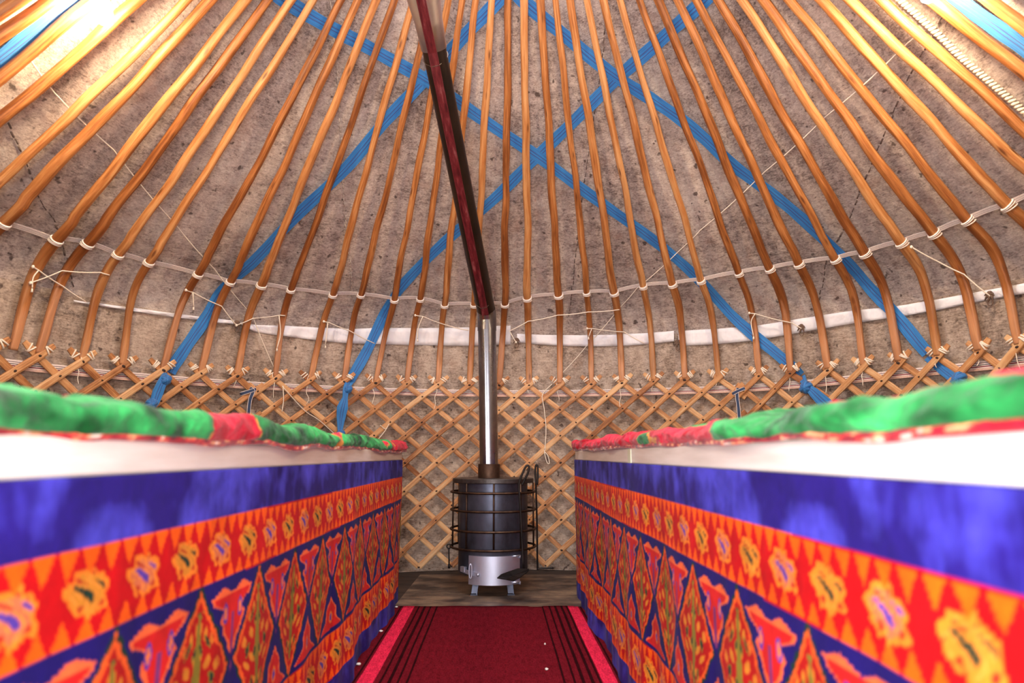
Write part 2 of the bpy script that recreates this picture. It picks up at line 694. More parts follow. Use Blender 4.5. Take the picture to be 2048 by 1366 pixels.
OFFW, OFFR = 0.060, 0.088
DOOR = math.radians(17)
wall = surf_rev('wall_back', 'felt_wall', 0.0, 1.62, OFFW, -math.pi + DOOR, math.pi - DOOR, 30, 220, 0.0025, 3)
tag(wall, 'brown-grey felt wall behind the lattice', kind='structure')
roof = surf_rev('ceiling', 'felt_roof', 1.50, 3.62, OFFR, -math.pi, math.pi, 60, 240, 0.004, 5)
tag(roof, 'grey-beige felt roof behind the poles', kind='structure')
m = MB()
ring = [(XC + 3.2 * math.cos(i * math.pi / 32), YC + 3.2 * math.sin(i * math.pi / 32), 0.0) for i in range(64)]
ring2 = [(x, y, -0.05) for x, y, z in ring]
m.add(ring + ring2, [tuple(range(64)), tuple(range(127, 63, -1))] + [(i, 64 + i, 64 + (i + 1) % 64, (i + 1) % 64) for i in range(64)],
      [(p[0], p[1]) for p in ring + ring2])
tag(m.build('floor', 'dark_floor', smooth=False), 'dark earth floor of the yurt', kind='structure')


def surf_line(px, off, k=6):
    """photo polyline laid on the yurt surface -> points and normals"""
    hs = [hit(x, y, off) for x, y in px]
    pts = catmull([Vector((a, z, 0)) for a, z in hs], k)
    return [S(p.x, p.y, off) for p in pts], [SN(p.x, p.y) for p in pts]


def resample(pts, step):
    out = [Vector(pts[0])]
    acc = 0.0
    for a, b in zip(pts[:-1], pts[1:]):
        a, b = Vector(a), Vector(b)
        L = (b - a).length
        d = step - acc
        while d <= L and L > 0:
            out.append(a + (b - a) * (d / L))
            d += step
        acc = (acc + L) % step
    return out


# stitched seams of the felt (parts of the roof)
def seam(px, mat, step, ln, r, cross=False, label=None):
    pts, nr = surf_line(px, OFFR - 0.012)
    q = resample(pts, step)
    m = MB()
    for i in range(len(q) - 1):
        d = (q[i + 1] - q[i]).normalized()
        nrm = Vector((XC, YC, 1.2)) - q[i]
        nrm.normalize()
        if cross:
            s_ = d.cross(nrm).normalized()
            a = q[i] - s_ * ln * 0.5 + d * ln * 0.2
            b = q[i] + s_ * ln * 0.5 - d * ln * 0.2
            m.tube([a, (a + b) / 2 + nrm * r, b], [r * 0.5, r, r * 0.5], 6)
        else:
            j = Vector((random.uniform(-1, 1), random.uniform(-1, 1), random.uniform(-1, 1))) * 0.004
            m.tube([q[i] + j, q[i] + d * ln + j], r * random.uniform(0.6, 1.2), 5)
    o = m.build('stitched_seam', mat, roof)
    o['kind'] = 'stuff'
    if label:
        o['label'] = label
    return o


seam([(640, -20), (655, 90), (666, 200), (676, 330), (685, 467), (697, 560), (700, 620)], 'seam_light', 0.030, 0.029, 0.0035)
seam([(1228, -20), (1213, 120), (1193, 256), (1169, 403), (1155, 515), (1138, 650)], 'seam_dark', 0.045, 0.030, 0.0035)
seam([(1945, 10), (1909, 68), (1844, 171), (1792, 284), (1741, 393), (1690, 498), (1666, 546), (1628, 632)], 'seam_dark', 0.045, 0.030, 0.0042)
seam([(-20, 255), (20, 328), (34, 359), (60, 425), (106, 502), (143, 573), (155, 600)], 'seam_dark', 0.045, 0.030, 0.0042)
seam([(1780, -15), (1826, 24), (1909, 99), (1950, 140), (2060, 235), (2130, 300)], 'seam_wool', 0.017, 0.034, 0.0085, True, 'cream whip-stitched edge')

# ------------------------------------------------------------------ roof poles
ORD = ['first', 'second', 'third', 'fourth', 'fifth', 'sixth', 'seventh', 'eighth', 'ninth', 'tenth', 'eleventh', 'twelfth', 'thirteenth',
       'fourteenth', 'fifteenth', 'sixteenth', 'seventeenth', 'eighteenth', 'nineteenth', 'twentieth']


def ordinal(n):
    return ORD[n - 1] if n <= 20 else 'twenty-' + ORD[n - 21] if n < 30 else 'thirtieth'


extraL = [((492, 0), (106, 483)), ((420, 0), (7, 441)), ((372, 0), (0, 362)), ((273, 0), (0, 236)), ((191, 0), (0, 160)), ((99, 0), (0, 61)), ((35, 0), (0, 25))]
extraR = [((1642, 0), (2048, 445)), ((1700, 0), (2048, 330)), ((1767, 0), (2048, 253)), ((1867, 0), (2048, 150)), ((1973, 0), (2048, 58))]
poles = []
for i in range(NP):
    poles.append((PHI[i], ZV[i], TIE[i], TOP[i]))
prev = PHI[0]
for j, (a, b) in enumerate(extraL):
    ha, hb = hit(*a), hit(*b)
    prev -= D5 * 0.98
    tie = hb if j == 0 else (hb[0] if hb[1] < 2.4 else (ha[0] + hb[0]) / 2, CAM_Z + 1.03)
    if j == 0:
        tie = hb
    if j >= 3:
        tie = (ha[0] - 0.01, CAM_Z + 1.03)
    poles.insert(0, (tie[0] - 0.01, ZV[0], tie, ha))
for j, (a, b) in enumerate(extraR):
    ha, hb = hit(*a), hit(*b)
    tie = (hb[0] if j < 2 else ha[0], CAM_Z + 1.11)
    poles.append((tie[0] + 0.01, ZV[-1], tie, ha))
NL = len(extraL)


def pole(idx, data):
    ph0, z0, (pt, zt), (pq, zq) = data
    zend = 3.62
    rnd = random.Random(100 + idx)
    n = 64
    pts, fr, ws, ds, sq = [], [], [], [], []
    w1, w2, w3 = rnd.uniform(0, 6), rnd.uniform(0, 6), rnd.uniform(0, 6)
    dz_tie = zt - (CAM_Z + 1.09)
    k1 = rnd.uniform(0.9, 1.1)
    for i in range(n + 1):
        t_ = i / n
        z = z0 + 0.012 + (zend - z0) * t_ ** 1.25
        # azimuth through foot, tie and upper point
        if z < zt:
            s_ = (z - z0) / (zt - z0)
            a = ph0 + (pt - ph0) * s_
        else:
            a = pt + (pq - pt) * (z - zt) / max(0.2, zq - zt)
        up = max(0.0, min(1.0, (z - 1.55) / 0.5))
        a += (0.0014 * math.sin(6 * z + w1) + 0.0016 * math.sin(13 * z + w2) + 0.0008 * math.sin(27 * z + w3)) * up
        off = 0.004 * math.sin(5 * z + w3) * up
        # follow a slightly lower or higher bend where this pole is tied
        ze = z - dz_tie * 0.6 * math.exp(-((z - zt) / 0.35) ** 2)
        r = rprof(ze)
        if z > zt + 0.1:
            r = rprof(z)
        r = r * 0.5 + rprof(z) * 0.5
        p = Vector((XC + r * math.sin(a), YC + r * math.cos(a), z))
        p += SN(a, z) * off
        pts.append(p)
        q = max(0.0, 1 - max(0, z - z0 - 0.30) / 0.3)     # squared foot
        sq.append(q)
        up2 = max(0.0, (z - 1.85) / 1.8)
        wd = (0.041 * q + 0.048 * (1 - q)) * (1 - 0.24 * up2) * k1
        wd *= 1 + 0.05 * math.sin(9 * z + w2) + 0.03 * math.sin(23 * z + w1)
        if z - z0 < 0.1:
            wd *= 0.82 + 1.8 * (z - z0)
        ws.append(wd)
        ds.append(wd * (0.72 * q + 1.0 * (1 - q)))
    for i in range(n + 1):
        T = (pts[min(n, i + 1)] - pts[max(0, i - 1)]).normalized()
        a = math.atan2(pts[i].x - XC, pts[i].y - YC)
        B = Vector((math.cos(a), -math.sin(a), 0))
        B = (B - T * B.dot(T)).normalized()
        fr.append((B.cross(T), B))

    def sec(i):
        e = 2.0 / (2.0 + 2.2 * sq[i])
        out = []
        for j in range(14):
            c_, s_ = math.cos(2 * math.pi * j / 14), math.sin(2 * math.pi * j / 14)
            f_ = 1 + 0.035 * math.sin(3.1 * j + 0.55 * i + w1) * math.sin(0.31 * i + 1.7 * j + w2)
            out.append((f_ * ws[i] / 2 * math.copysign(abs(c_) ** e, c_), f_ * ds[i] / 2 * math.copysign(abs(s_) ** e, s_)))
        return out
    m = MB()
    m.sweep(pts, sec, frames=fr)
    o = m.build('roof_pole', 'pole_wood')
    n_all = idx + 1
    if n_all <= len(poles) // 2:
        lb = 'orange-brown bent wooden roof pole, %s from the left edge of the photo' % ordinal(n_all)
    else:
        lb = 'orange-brown bent wooden roof pole, %s from the right edge of the photo' % ordinal(len(poles) - idx)
    tag(o, lb, 'pole', 'bent wooden roof poles')
    # tape wrapped round the pole where the white tape ties it
    i = min(range(n + 1), key=lambda q: abs(pts[q].z - zt))
    T = (pts[i + 1] - pts[i - 1]).normalized()
    c0 = pts[i] + T * ((zt - pts[i].z) / max(0.3, T.z))
    N, B = fr[i]
    mw = MB()
    for k in range(3):
        c_ = c0 + T * (k - 1) * 0.0105
        rr = []
        for j in range(16):
            an = 2 * math.pi * j / 16
            rr.append(c_ + B * math.cos(an) * (ws[i] / 2 + 0.002) + N * math.sin(an) * (ds[i] / 2 + 0.002) + T * 0.004 * math.sin(an + k))
        mw.sweep(rr, circ(0.0058, 6, 0.003), loop=True)
    wr = mw.build('tape_wrap', 'cord_white', o)
    wr['label'] = 'white tape wrap'
    return o, pts


POLE_PTS = []
for idx, d_ in enumerate(poles):
    POLE_PTS.append(pole(idx, d_)[1])

# white tape running from pole to pole
m = MB()
pts, nr = [], []
for i in range(len(poles)):
    a, z = poles[i][2]
    pts.append((a, z))
full = []
for (a, z), (b, y) in zip(pts[:-1], pts[1:]):
    for k in range(5):
        t_ = k / 5
        full.append((a + (b - a) * t_, z + (y - z) * t_ + 0.004 * math.sin(math.pi * t_)))
P3 = [S(a, z, 0.0265) for a, z in full]
N3 = [SN(a, z) for a, z in full]


def ribbon(m, P, N, w, th):
    fr = []
    n = len(P)
    for i in range(n):
        T = (P[min(n - 1, i + 1)] - P[max(0, i - 1)]).normalized()
        nn = (N[i] - T * N[i].dot(T)).normalized()
        fr.append((nn, T.cross(nn)))
    ww = w if callable(w) else (lambda i: w)
    # cross-section ordered so that u 0..0.5 is the inner face and 0.5..1 the outer one
    vs, uv, fs = [], [], []
    ln = 0
    for i in range(n):
        if i:
            ln += (P[i] - P[i - 1]).length
        nn, bb = fr[i]
        h = ww(i) / 2
        for (a, b, u) in ((-h, -th / 2, 0.0), (h, -th / 2, 0.4999), (h, th / 2, 0.5), (-h, th / 2, 0.9999)):
            vs.append(P[i] + bb * a + nn * b)
            uv.append((u, ln))
    for i in range(n - 1):
        for j in range(4):
            p, q = i * 4 + j, i * 4 + (j + 1) % 4
            fs.append((p, q, q + 4, p + 4))
    fs += [(3, 2, 1, 0), tuple((n - 1) * 4 + j for j in range(4))]
    m.add(vs, fs, uv)


ribbon(m, P3, N3, 0.026, 0.003)
tag(m.build('woven_tape', 'tape_white', smooth=False), 'narrow white woven tape tied from roof pole to roof pole', 'tape')

# ------------------------------------------------------------------ lattice
def vrow(j):
    return (0.088 * j + 0.00065 * j * j) if j >= 0 else 0.100 * j


LAB = ['wooden lattice wall panel behind the left table', 'wooden lattice wall panel behind the stove', 'wooden lattice wall panel behind the right table']
URANGE = [(-5.0, 5.85), (5.2, 20.85), (20.2, 33.0)]
VR = [(-5, 5), (6, 20), (21, 32)]


def lat_point(pan, u, j, r):
    a = phi_in(pan, u)
    zt = zv_at(u)
    z = zt - vrow(j) * (zt / 1.294)
    return Vector((XC + r * math.sin(a), YC + r * math.cos(a), z)), a


for pan in range(3):
    u0, u1 = URANGE[pan]
    k0, k1 = VR[pan]
    root = empty('lattice_panel', (XC + RW * math.sin(phi_in(pan, (k0 + k1) / 2)), YC + RW * math.cos(phi_in(pan, (k0 + k1) / 2)), 0))
    tag(root, LAB[pan], 'lattice', 'folding lattice wall panels')
    knots = MB()
    for sgn, rad in ((-1, RW - 0.009), (1, RW + 0.007)):
        for k in range(k0 - 7, k1 + 8):
            rnd = random.Random(k * 7 + pan * 131 + sgn)
            js = []
            j = -0.62 if k0 <= k <= k1 else 0.0
            while j < 13.6:
                u = k + sgn * j / 2
                if u0 <= u <= u1:
                    js.append(j)
                j += 0.31 if j < 0 else 0.5
            if len(js) < 3:
                continue
            pts, fr = [], []
            wv = rnd.uniform(0, 6)
            for j in js:
                p, a = lat_point(pan, k + sgn * j / 2, j, rad)
                if p.z < 0.012:
                    continue
                p += Vector((math.cos(a), -math.sin(a), 0)) * 0.0035 * math.sin(j * 0.9 + wv)
                pts.append(p)
                fr.append(a)
            n = len(pts)
            frames = []
            for i in range(n):
                T = (pts[min(n - 1, i + 1)] - pts[max(0, i - 1)]).normalized()
                nn = Vector((math.sin(fr[i]), math.cos(fr[i]), 0))
                nn = (nn - T * nn.dot(T)).normalized()
                frames.append((nn, T.cross(nn)))
            wd = rnd.uniform(0.033, 0.038)
            hw, th = wd / 2, 0.0065
            secp = [(-hw, -th * 0.5), (-hw * 0.6, -th), (hw * 0.6, -th), (hw, -th * 0.5), (hw, th), (-hw, th)]
            scl = [1.0] * n
            if k0 <= k <= k1:
                scl[0] = 0.72
            m = MB()
            m.sweep(pts, secp, frames=frames, scale=scl)
            m.build('slat', 'slat_wood', root, smooth=False)
            if sgn == -1:
                for j in range(0, 14):
                    u = k - j / 2
                    if not (u0 <= u <= u1) or (j == 0 and not (k0 <= k <= k1)):
                        continue
                    p, a = lat_point(pan, u, j, rad - th - 0.001)
                    if p.z < 0.03 or rnd.random() < 0.12:
                        continue
                    s_ = rnd.uniform(0.005, 0.009) * (1.25 if j == 0 else 1)
                    nn = Vector((-math.sin(a), -math.cos(a), 0))
                    bb = Vector((math.cos(a), -math.sin(a), 0))
                    an = rnd.uniform(-0.8, 0.8)
                    ax = bb * math.cos(an) + Vector((0, 0, 1)) * math.sin(an)
                    ay = nn.cross(ax)
                    vs = []
                    for q in range(6):
                        c_, d_ = math.cos(q * math.pi / 3), math.sin(q * math.pi / 3)
                        vs.append(p + ax * c_ * s_ * 1.2 + ay * d_ * s_ * 0.8)
                    vs += [p + nn * 0.005 + (v - p) * 0.55 for v in vs[:6]]
                    knots.add(vs, [(6, 7, 8, 9, 10, 11)] + [(q, (q + 1) % 6, 6 + (q + 1) % 6, 6 + q) for q in range(6)])
    ko = knots.build('leather_knots', 'leather_knot', root)
    ko['kind'] = 'stuff'
    ko['label'] = 'dark leather knots at the crossings'
    # cord bindings on the two tips of every fork
    for k in range(k0, k1 + 1):
        for sgn, rad in ((-1, RW - 0.009), (1, RW + 0.007)):
            rnd = random.Random(k * 3 + sgn)
            p0, a = lat_point(pan, k + sgn * (-0.24) / 2, -0.24, rad)
            p1, _ = lat_point(pan, k + sgn * (-0.46) / 2, -0.46, rad)
            T = (p1 - p0).normalized()
            nn = Vector((math.sin(a), math.cos(a), 0))
            bb = T.cross(nn).normalized()
            m = MB()
            nc = rnd.choice((2, 3, 3))
            for q in range(nc):
                c_ = p0 + (p1 - p0) * (0.25 + 0.5 * q / max(1, nc - 1) + rnd.uniform(-.06, .06))
                hw, th = 0.0195, 0.0095
                tw = rnd.uniform(-0.008, 0.008)
                loop = [c_ + bb * x + nn * y + T * (tw * x / hw) for x, y in ((-hw, -th), (0, -th - 0.001), (hw, -th), (hw + .001, 0), (hw, th), (0, th), (-hw, th), (-hw - .001, 0))]
                m.sweep(loop, circ(0.0042, 6), loop=True)
            if (sgn == 1 and rnd.random() < 0.75):
                s_ = p0 + bb * (-0.02)
                L = rnd.uniform(0.08, 0.22)
                tail = [s_ + Vector((rnd.uniform(-.01, .01), 0.0, -L * q / 5)) - nn * (0.012 if q < 2 else 0.014) for q in range(6)]
                m.tube(catmull(tail, 3), 0.0023, 5)
            b = m.build('cord_binding', 'cord_cream', root)
            b['label'] = 'cream cord binding'

# dark tapes that lash neighbouring lattice panels together
for nm, px, lb in [('lashing_tape', [(500, 776), (506, 782), (500, 800), (497, 830), (498, 862)], 'narrow navy tape lashing lattice panels above the left table'),
                   ('lashing_tape', [(1476, 776), (1474, 790), (1477, 815), (1479, 842)], 'narrow navy tape lashing lattice panels above the right table')]:
    q = []
    for x, y in px:
        a, z = cyl_hit(x, y, RW - 0.024)
        q.append(Vector((XC + (RW - 0.024) * math.sin(a), YC + (RW - 0.024) * math.cos(a), z)))
    q = catmull(q, 5)
    N = [Vector((p.x - XC, p.y - YC, 0)).normalized() for p in q]
    m = MB()
    ribbon(m, q, N, 0.024, 0.003)
    loop = []
    a = math.atan2(q[0].x - XC, q[0].y - YC)
    bb = Vector((math.cos(a), -math.sin(a), 0))
    nn = Vector((math.sin(a), math.cos(a), 0))
    c_ = q[0] + nn * 0.024 - Vector((0, 0, 0.02))
    P = [c_ + bb * 0.05 * math.cos(t_) + nn * 0.028 * math.sin(t_) + Vector((0, 0, 0.02 * math.cos(t_))) for t_ in [i * math.pi / 8 for i in range(17)]]
    ribbon(m, P, [(p - c_).normalized() for p in P], 0.022, 0.003)
    tag(m.build(nm, 'tape_navy', smooth=False), lb, 'tape')

# striped woven band between lattice and felt
q = []
for x, y in [(-260, 690), (-120, 708), (0, 726), (137, 741), (287, 755), (478, 769), (700, 780), (860, 785), (1000, 787), (1180, 786), (1348, 782), (1480, 777), (1621, 767), (1792, 749), (2048, 722), (2200, 702)]:
    q.append(cyl_hit(x, y, RW + 0.022))
pts = catmull([Vector((a, z, 0)) for a, z in q], 8)
rr = RW + 0.022
P = [Vector((XC + rr * math.sin(p.x), YC + rr * math.cos(p.x), p.y)) for p in pts]
m = MB()
ribbon(m, P, [-Vector((math.sin(p.x), math.cos(p.x), 0)) for p in pts], 0.048, 0.004)
tag(m.build('woven_band', 'band_striped', smooth=False), 'striped white, red and black woven band behind the lattice tips', 'band')

# ------------------------------------------------------------------ white cloth strips over the felt joint
STRIPS = [
    ([(146, 603), (250, 617), (360, 632), (470, 645)], [(146, 606), (250, 623), (360, 639), (470, 652)],
     'thin white cloth edge on the felt joint at far left'),
    ([(480, 648), (510, 653), (570, 655), (650, 659), (700, 661), (760, 660), (850, 661), (950, 660), (1021, 656)],
     [(480, 651), (510, 665), (570, 674), (650, 684), (700, 688), (760, 690), (850, 692), (950, 693), (1021, 691)],
     'white cloth strip on the felt joint just left of the stove pipe'),
    ([(1034, 671), (1100, 673), (1200, 673), (1280, 670), (1348, 665)], [(1034, 687), (1100, 692), (1200, 694), (1280, 691), (1348, 684)],
     'white cloth strip on the felt joint just right of the stove pipe'),
    ([(1358, 665), (1430, 661), (1510, 655), (1600, 641), (1700, 626), (1780, 618), (1850, 607), (1970, 585), (2060, 568)],
     [(1358, 693), (1430, 690), (1510, 682), (1600, 667), (1700, 650), (1780, 638), (1850, 627), (1970, 603), (2060, 588)],
     'long white cloth strip on the felt joint at right'),
]
for si, (ta, tb, lb) in enumerate(STRIPS):
    A = catmull([Vector(hit(x, y, 0.047) + (0,)) for x, y in ta], 14)
    Bq = catmull([Vector(hit(x, y, 0.047) + (0,)) for x, y in tb], 14)
    m = MB()
    vs, uv, fs = [], [], []
    nv = 5
    rnd = random.Random(si)
    ph = [rnd.uniform(0, 6) for _ in range(4)]
    for i, (a, b) in enumerate(zip(A, Bq)):
        for j in range(nv):
            t_ = j / (nv - 1)
            p = a + (b - a) * t_
            s_ = p.x * 2.5
            o_ = 0.046 + 0.008 * math.sin(40 * s_ + ph[0] + 2 * t_) * math.sin(11 * s_ + ph[1]) + 0.003 * math.sin(23 * s_ + ph[2] - 3 * t_) - 0.004 * math.sin(math.pi * t_)
            vs.append(S(p.x, p.y, o_))
            uv.append((i / 14, t_))
    nb = len(vs)
    # a real thickness: a second layer just behind
    for v in list(vs):
        d = Vector((v.x - XC, v.y - YC, 0.3)).normalized()
        vs.append(v + d * 0.004)
        uv.append((0, 0))
    n = len(A)
    for i in range(n - 1):
        for j in range(nv - 1):
            p = i * nv + j
            fs.append((p, p + 1, p + nv + 1, p + nv))
            fs.append((p + nb, p + nv + nb, p + nv + 1 + nb, p + 1 + nb))
        p = i * nv
        fs.append((p, p + nv, p + nv + nb, p + nb))
        p = i * nv + nv - 1
        fs.append((p, p + nb, p + nv + nb, p + nv))
    m.add(vs, fs, uv)
    tag(m.build('cloth_strip', 'white_cloth'), lb, 'cloth', 'white cloth strips on the felt joint')

# ------------------------------------------------------------------ blue straps
SW = 0.074


def strap_obj(px, lb, tail=None, knot=None, off=0.031):
    P, N = surf_line(px, off, 8)
    m = MB()
    n = len(P)
    ribbon(m, P, [-v for v in N], lambda i: SW * (0.97 + 0.05 * math.sin(i * 0.7)), 0.004)
    o = m.build('blue_strap', 'blue_strap', smooth=False)
    tag(o, lb, 'strap', 'blue straps under the roof poles')
    if tail:
        q = []
        for x, y, r, wd in tail:
            a, z = cyl_hit(x, y, r)
            q.append(Vector((XC + r * math.sin(a), YC + r * math.cos(a), z)))
        wds = [t_[3] for t_ in tail]
        K = 5
        qq = catmull(q, K)
        ww = [float(np.interp(i / K, range(len(wds)), wds)) for i in range(len(qq))]
        mm = MB()
        ribbon(mm, qq, [-Vector((p.x - XC, p.y - YC, 0)).normalized() for p in qq], lambda i: ww[i], 0.010)
        mm.build('strap_tail', 'blue_strap', o, smooth=False)
    for kx, ky, r, s_ in (knot or []):
        a, z = cyl_hit(kx, ky, r)
        c_ = Vector((XC + r * math.sin(a), YC + r * math.cos(a), z))
        bb = Vector((math.cos(a), -math.sin(a), 0))
        nn = Vector((-math.sin(a), -math.cos(a), 0))
        mm = MB()
        for an, ph_, k2 in ((0.5, 0, 1.0), (-0.6, 1.3, 0.8), (1.5, 2.2, 0.9)):
            ax = bb * math.cos(an) + Vector((0, 0, 1)) * math.sin(an)
            loop = [c_ + ax * s_ * k2 * math.cos(t_) + nn * s_ * 0.75 * math.sin(t_) for t_ in [i * math.pi / 8 for i in range(16)]]
            wax = ax.cross(nn)
            rb = [(wax * math.cos(0), ) for _ in loop]
            mm.sweep(loop, [(-0.012, -0.006), (0, -0.009), (0.012, -0.006), (0.012, 0.006), (0, 0.008), (-0.012, 0.006)],
                     frames=[((p - c_).normalized(), wax.normalized()) for p in loop], loop=True)
        mm.build('knot', 'blue_strap', o)
    return o


RI = RW - 0.03
strap_obj([(505, -22), (545, 0), (640, 58), (740, 110), (855, 174), (960, 246), (1075, 322), (1180, 398), (1290, 475), (1380, 548), (1470, 640), (1560, 714), (1600, 752)],
          'blue woven strap running from top left down to the right lattice', [(1604, 755, RI + .05, .05), (1612, 770, RI, .03), (1628, 785, RI - .01, .06), (1650, 806, RI, .075), (1685, 836, RI, .075)],
          [(1612, 775, RI, 0.036)])
strap_obj([(1450, -22), (1425, 2), (1340, 78), (1240, 165), (1160, 242), (1075, 322), (1010, 386), (900, 482), (820, 560), (776, 620), (735, 700), (700, 762)],
          'blue woven strap running from top right down to the left lattice', [(700, 760, RI + .05, .06), (692, 778, RI - .01, .04), (690, 795, RI - .01, .035), (685, 815, RI - .01, .075), (682, 835, RI, .06), (680, 862, RI, .03), (680, 885, RI, .03)],
          [(696, 779, RI - .005, 0.026), (681, 868, RI - .005, 0.026)])
strap_obj([(1030, -22), (1008, 0), (930, 80), (853, 165), (770, 250), (690, 345), (590, 440), (500, 535), (445, 585), (410, 640), (370, 698), (340, 745)],
          'blue woven strap running from top centre down to the left table', [(338, 748, RI + .05, .07), (326, 762, RI - .01, .05), (316, 784, RI - .01, .06), (308, 805, RI - .01, .05), (296, 816, RI - .01, .05)],
          [(331, 760, RI - .005, 0.03), (302, 808, RI - .005, 0.03)])
strap_obj([(1012, -22), (1032, 0), (1130, 82), (1240, 168), (1320, 218), (1395, 272), (1470, 340), (1545, 395), (1610, 448), (1680, 515), (1740, 580), (1790, 630), (1855, 708)],
          'blue woven strap running from top centre down to the right table', [(1858, 712, RI + .05, .06), (1880, 735, RI + .05, .05), (1905, 755, RI + .02, .05), (1918, 768, RI, .05), (1920, 790, RI, .05)],
          [(1918, 758, RI, 0.034)])
strap_obj([(250, -70), (150, 0), (70, 62), (0, 118), (-70, 170)], 'blue woven strap in the top left corner')
strap_obj([(1820, -70), (1910, 0), (1980, 48), (2048, 96), (2120, 150)], 'blue woven strap in the top right corner')

# ------------------------------------------------------------------ thin cords
def cord(px, lb, off=-0.0, r=0.0034, tails=(), mat='cord_cream', name='cord'):
    m = MB()
    hs = [hit(x, y, off) for x, y in px]
    pts = [S(a, z, off) for a, z in hs]
    pl = []
    for pa_, pb_ in zip(pts[:-1], pts[1:]):
        L_ = (pb_ - pa_).length
        for q_ in range(5):
            pl.append(pa_.lerp(pb_, q_ / 5) - Vector((0, 0, 0.02 * L_ * math.sin(math.pi * q_ / 5))))
    pl.append(pts[-1])
    m.tube(pl, r, 6)
    # a small knot at the first end
    m.tube([pts[0] + Vector((0, 0, -.008)), pts[0], pts[0] + Vector((0, 0, .008))], [r * 1.3, r * 2.6, r * 1.3], 6)
    o = m.build(name, mat)
    for tl in tails:
        mm = MB()
        mm.tube(catmull([S(*hit(x, y, -0.028), -0.028) for x, y in tl], 4), r, 6)
        e = S(*hit(*tl[-1], -0.028), -0.028)
        mm.tube([e, e - Vector((0, 0, .018))], [r, r * 1.9], 6)
        mm.build('cord_tail', mat, o)
    tag(o, lb, 'cord', 'thin cords tied to the roof poles')


cord([(50, 128), (100, 195), (220, 308), (345, 455), (424, 546), (492, 621), (506, 638), (550, 741), (564, 772)], 'long thin cord slanting down across the left roof poles to the lattice', 0.027, 0.003)
cord([(1840, 82), (1823, 96), (1656, 243), (1533, 352), (1404, 467), (1360, 509), (1275, 584), (1241, 621), (1173, 693), (1127, 744), (1104, 768)], 'long thin cord slanting down across the right roof poles to the lattice', 0.027, 0.003)
cord([(68, 529), (79, 536), (126, 570), (171, 601)], 'short cord between the first roof poles at far left', -0.026)
cord([(62, 563), (126, 537), (205, 539), (222, 544)], 'cord tied across three roof poles at far left', -0.027, tails=[[(79, 536), (67, 553), (65, 575)]])
cord([(374, 575), (388, 580), (444, 609), (473, 649)], 'cord with a hanging end above the left strap', -0.024, tails=[[(388, 580), (388, 611)]])
cord([(473, 649), (506, 635), (561, 627), (571, 628)], 'cord tied across poles at the left end of the wide white strip', -0.025, tails=[[(559, 628), (561, 666), (554, 696)]])
cord([(648, 640), (658, 642), (700, 660), (749, 686)], 'cord crossing the white strip beside the left blue strap', -0.024, tails=[[(656, 643), (651, 690)]])
cord([(831, 626), (846, 628), (886, 645), (937, 658)], 'cord with a hanging end just left of the stove pipe', -0.024, tails=[[(846, 628), (836, 655), (835, 676)]])
cord([(1032, 683), (1019, 659), (1056, 638), (1115, 625), (1176, 618), (1238, 613)], 'cord tied across four poles just right of the stove pipe', -0.025)
cord([(1174, 654), (1186, 654), (1248, 662), (1289, 686)], 'short cord above the white strip, right of the stove pipe', -0.025, tails=[[(1183, 655), (1177, 672)]])
cord([(1498, 623), (1509, 624), (1584, 644), (1603, 656)], 'cord with a looped end at the long white strip', -0.024, tails=[[(1509, 624), (1502, 642), (1507, 672)]])
cord([(1816, 485), (1870, 515), (1926, 544), (1980, 591)], 'cord slanting between the bent poles at far right', -0.027)

# lower cord ends that hang in front of the lattice
def lat_cord(px, lb, r=0.0032, rad=RW - 0.024, loop=None):
    q = []
    for x, y in px:
        a, z = cyl_hit(x, y, rad)
        q.append(Vector((XC + rad * math.sin(a), YC + rad * math.cos(a), z)))
    m = MB()
    m.tube(catmull(q, 5), r, 6)
    tag(m.build('cord', 'cord_cream'), lb, 'cord', 'thin cords on the lattice')


lat_cord([(564, 772), (608, 820), (640, 842), (680, 878)], 'cream cord slanting down over the lattice to the blue knot')
lat_cord([(566, 772), (567, 800), (564, 824)], 'short cream cord end hanging on the lattice at left')
lat_cord([(1104, 768), (1085, 789), (1088, 815), (1092, 857), (1090, 897), (1089, 905), (1094, 925), (1099, 926), (1096, 912), (1090, 904)], 'cream cord with a loop hanging on the lattice right of the stove pipe')
lat_cord([(760, 850), (771, 858), (778, 848), (770, 862), (757, 878)], 'cream cord knotted to the lattice beside the left table')

# brown gathered tufts that hold the strips
for x, y, lb in [(1033, 683, 'brown felt tuft on the white strip right beside the stove pipe'), (1355, 686, 'brown felt tuft between two white strips, right of centre'),
                 (1602, 656, 'brown felt tuft on the long white strip below the right strap'), (1978, 592, 'brown felt tuft on the white strip at far right'),
                 (474, 649, 'brown felt tuft where the white strip starts at left')]:
    a, z = hit(x, y, 0.022)
    c_ = S(a, z, 0.022)
    bb = Vector((math.cos(a), -math.sin(a), 0))
    m = MB()
    for q in range(7):
        an = q * 0.9
        d = bb * math.cos(an) + Vector((0, 0, 1)) * math.sin(an)
        m.tube([c_, c_ + d * 0.016 + Vector((0, -0.006, 0.004)), c_ + d * 0.026 - Vector((0, 0, 0.008))], [0.008, 0.007, 0.002], 6)
    lp = [c_ + bb * 0.014 * math.cos(t_) + Vector((0, -.004, -0.032 + 0.022 * math.sin(t_))) for t_ in [i * math.pi / 7 for i in range(14)]]
    m.sweep(lp, circ(0.0022, 5), loop=True)
    tag(m.build('felt_tuft', 'brown_tuft'), lb, 'felt tuft', 'tufts on the felt joint')

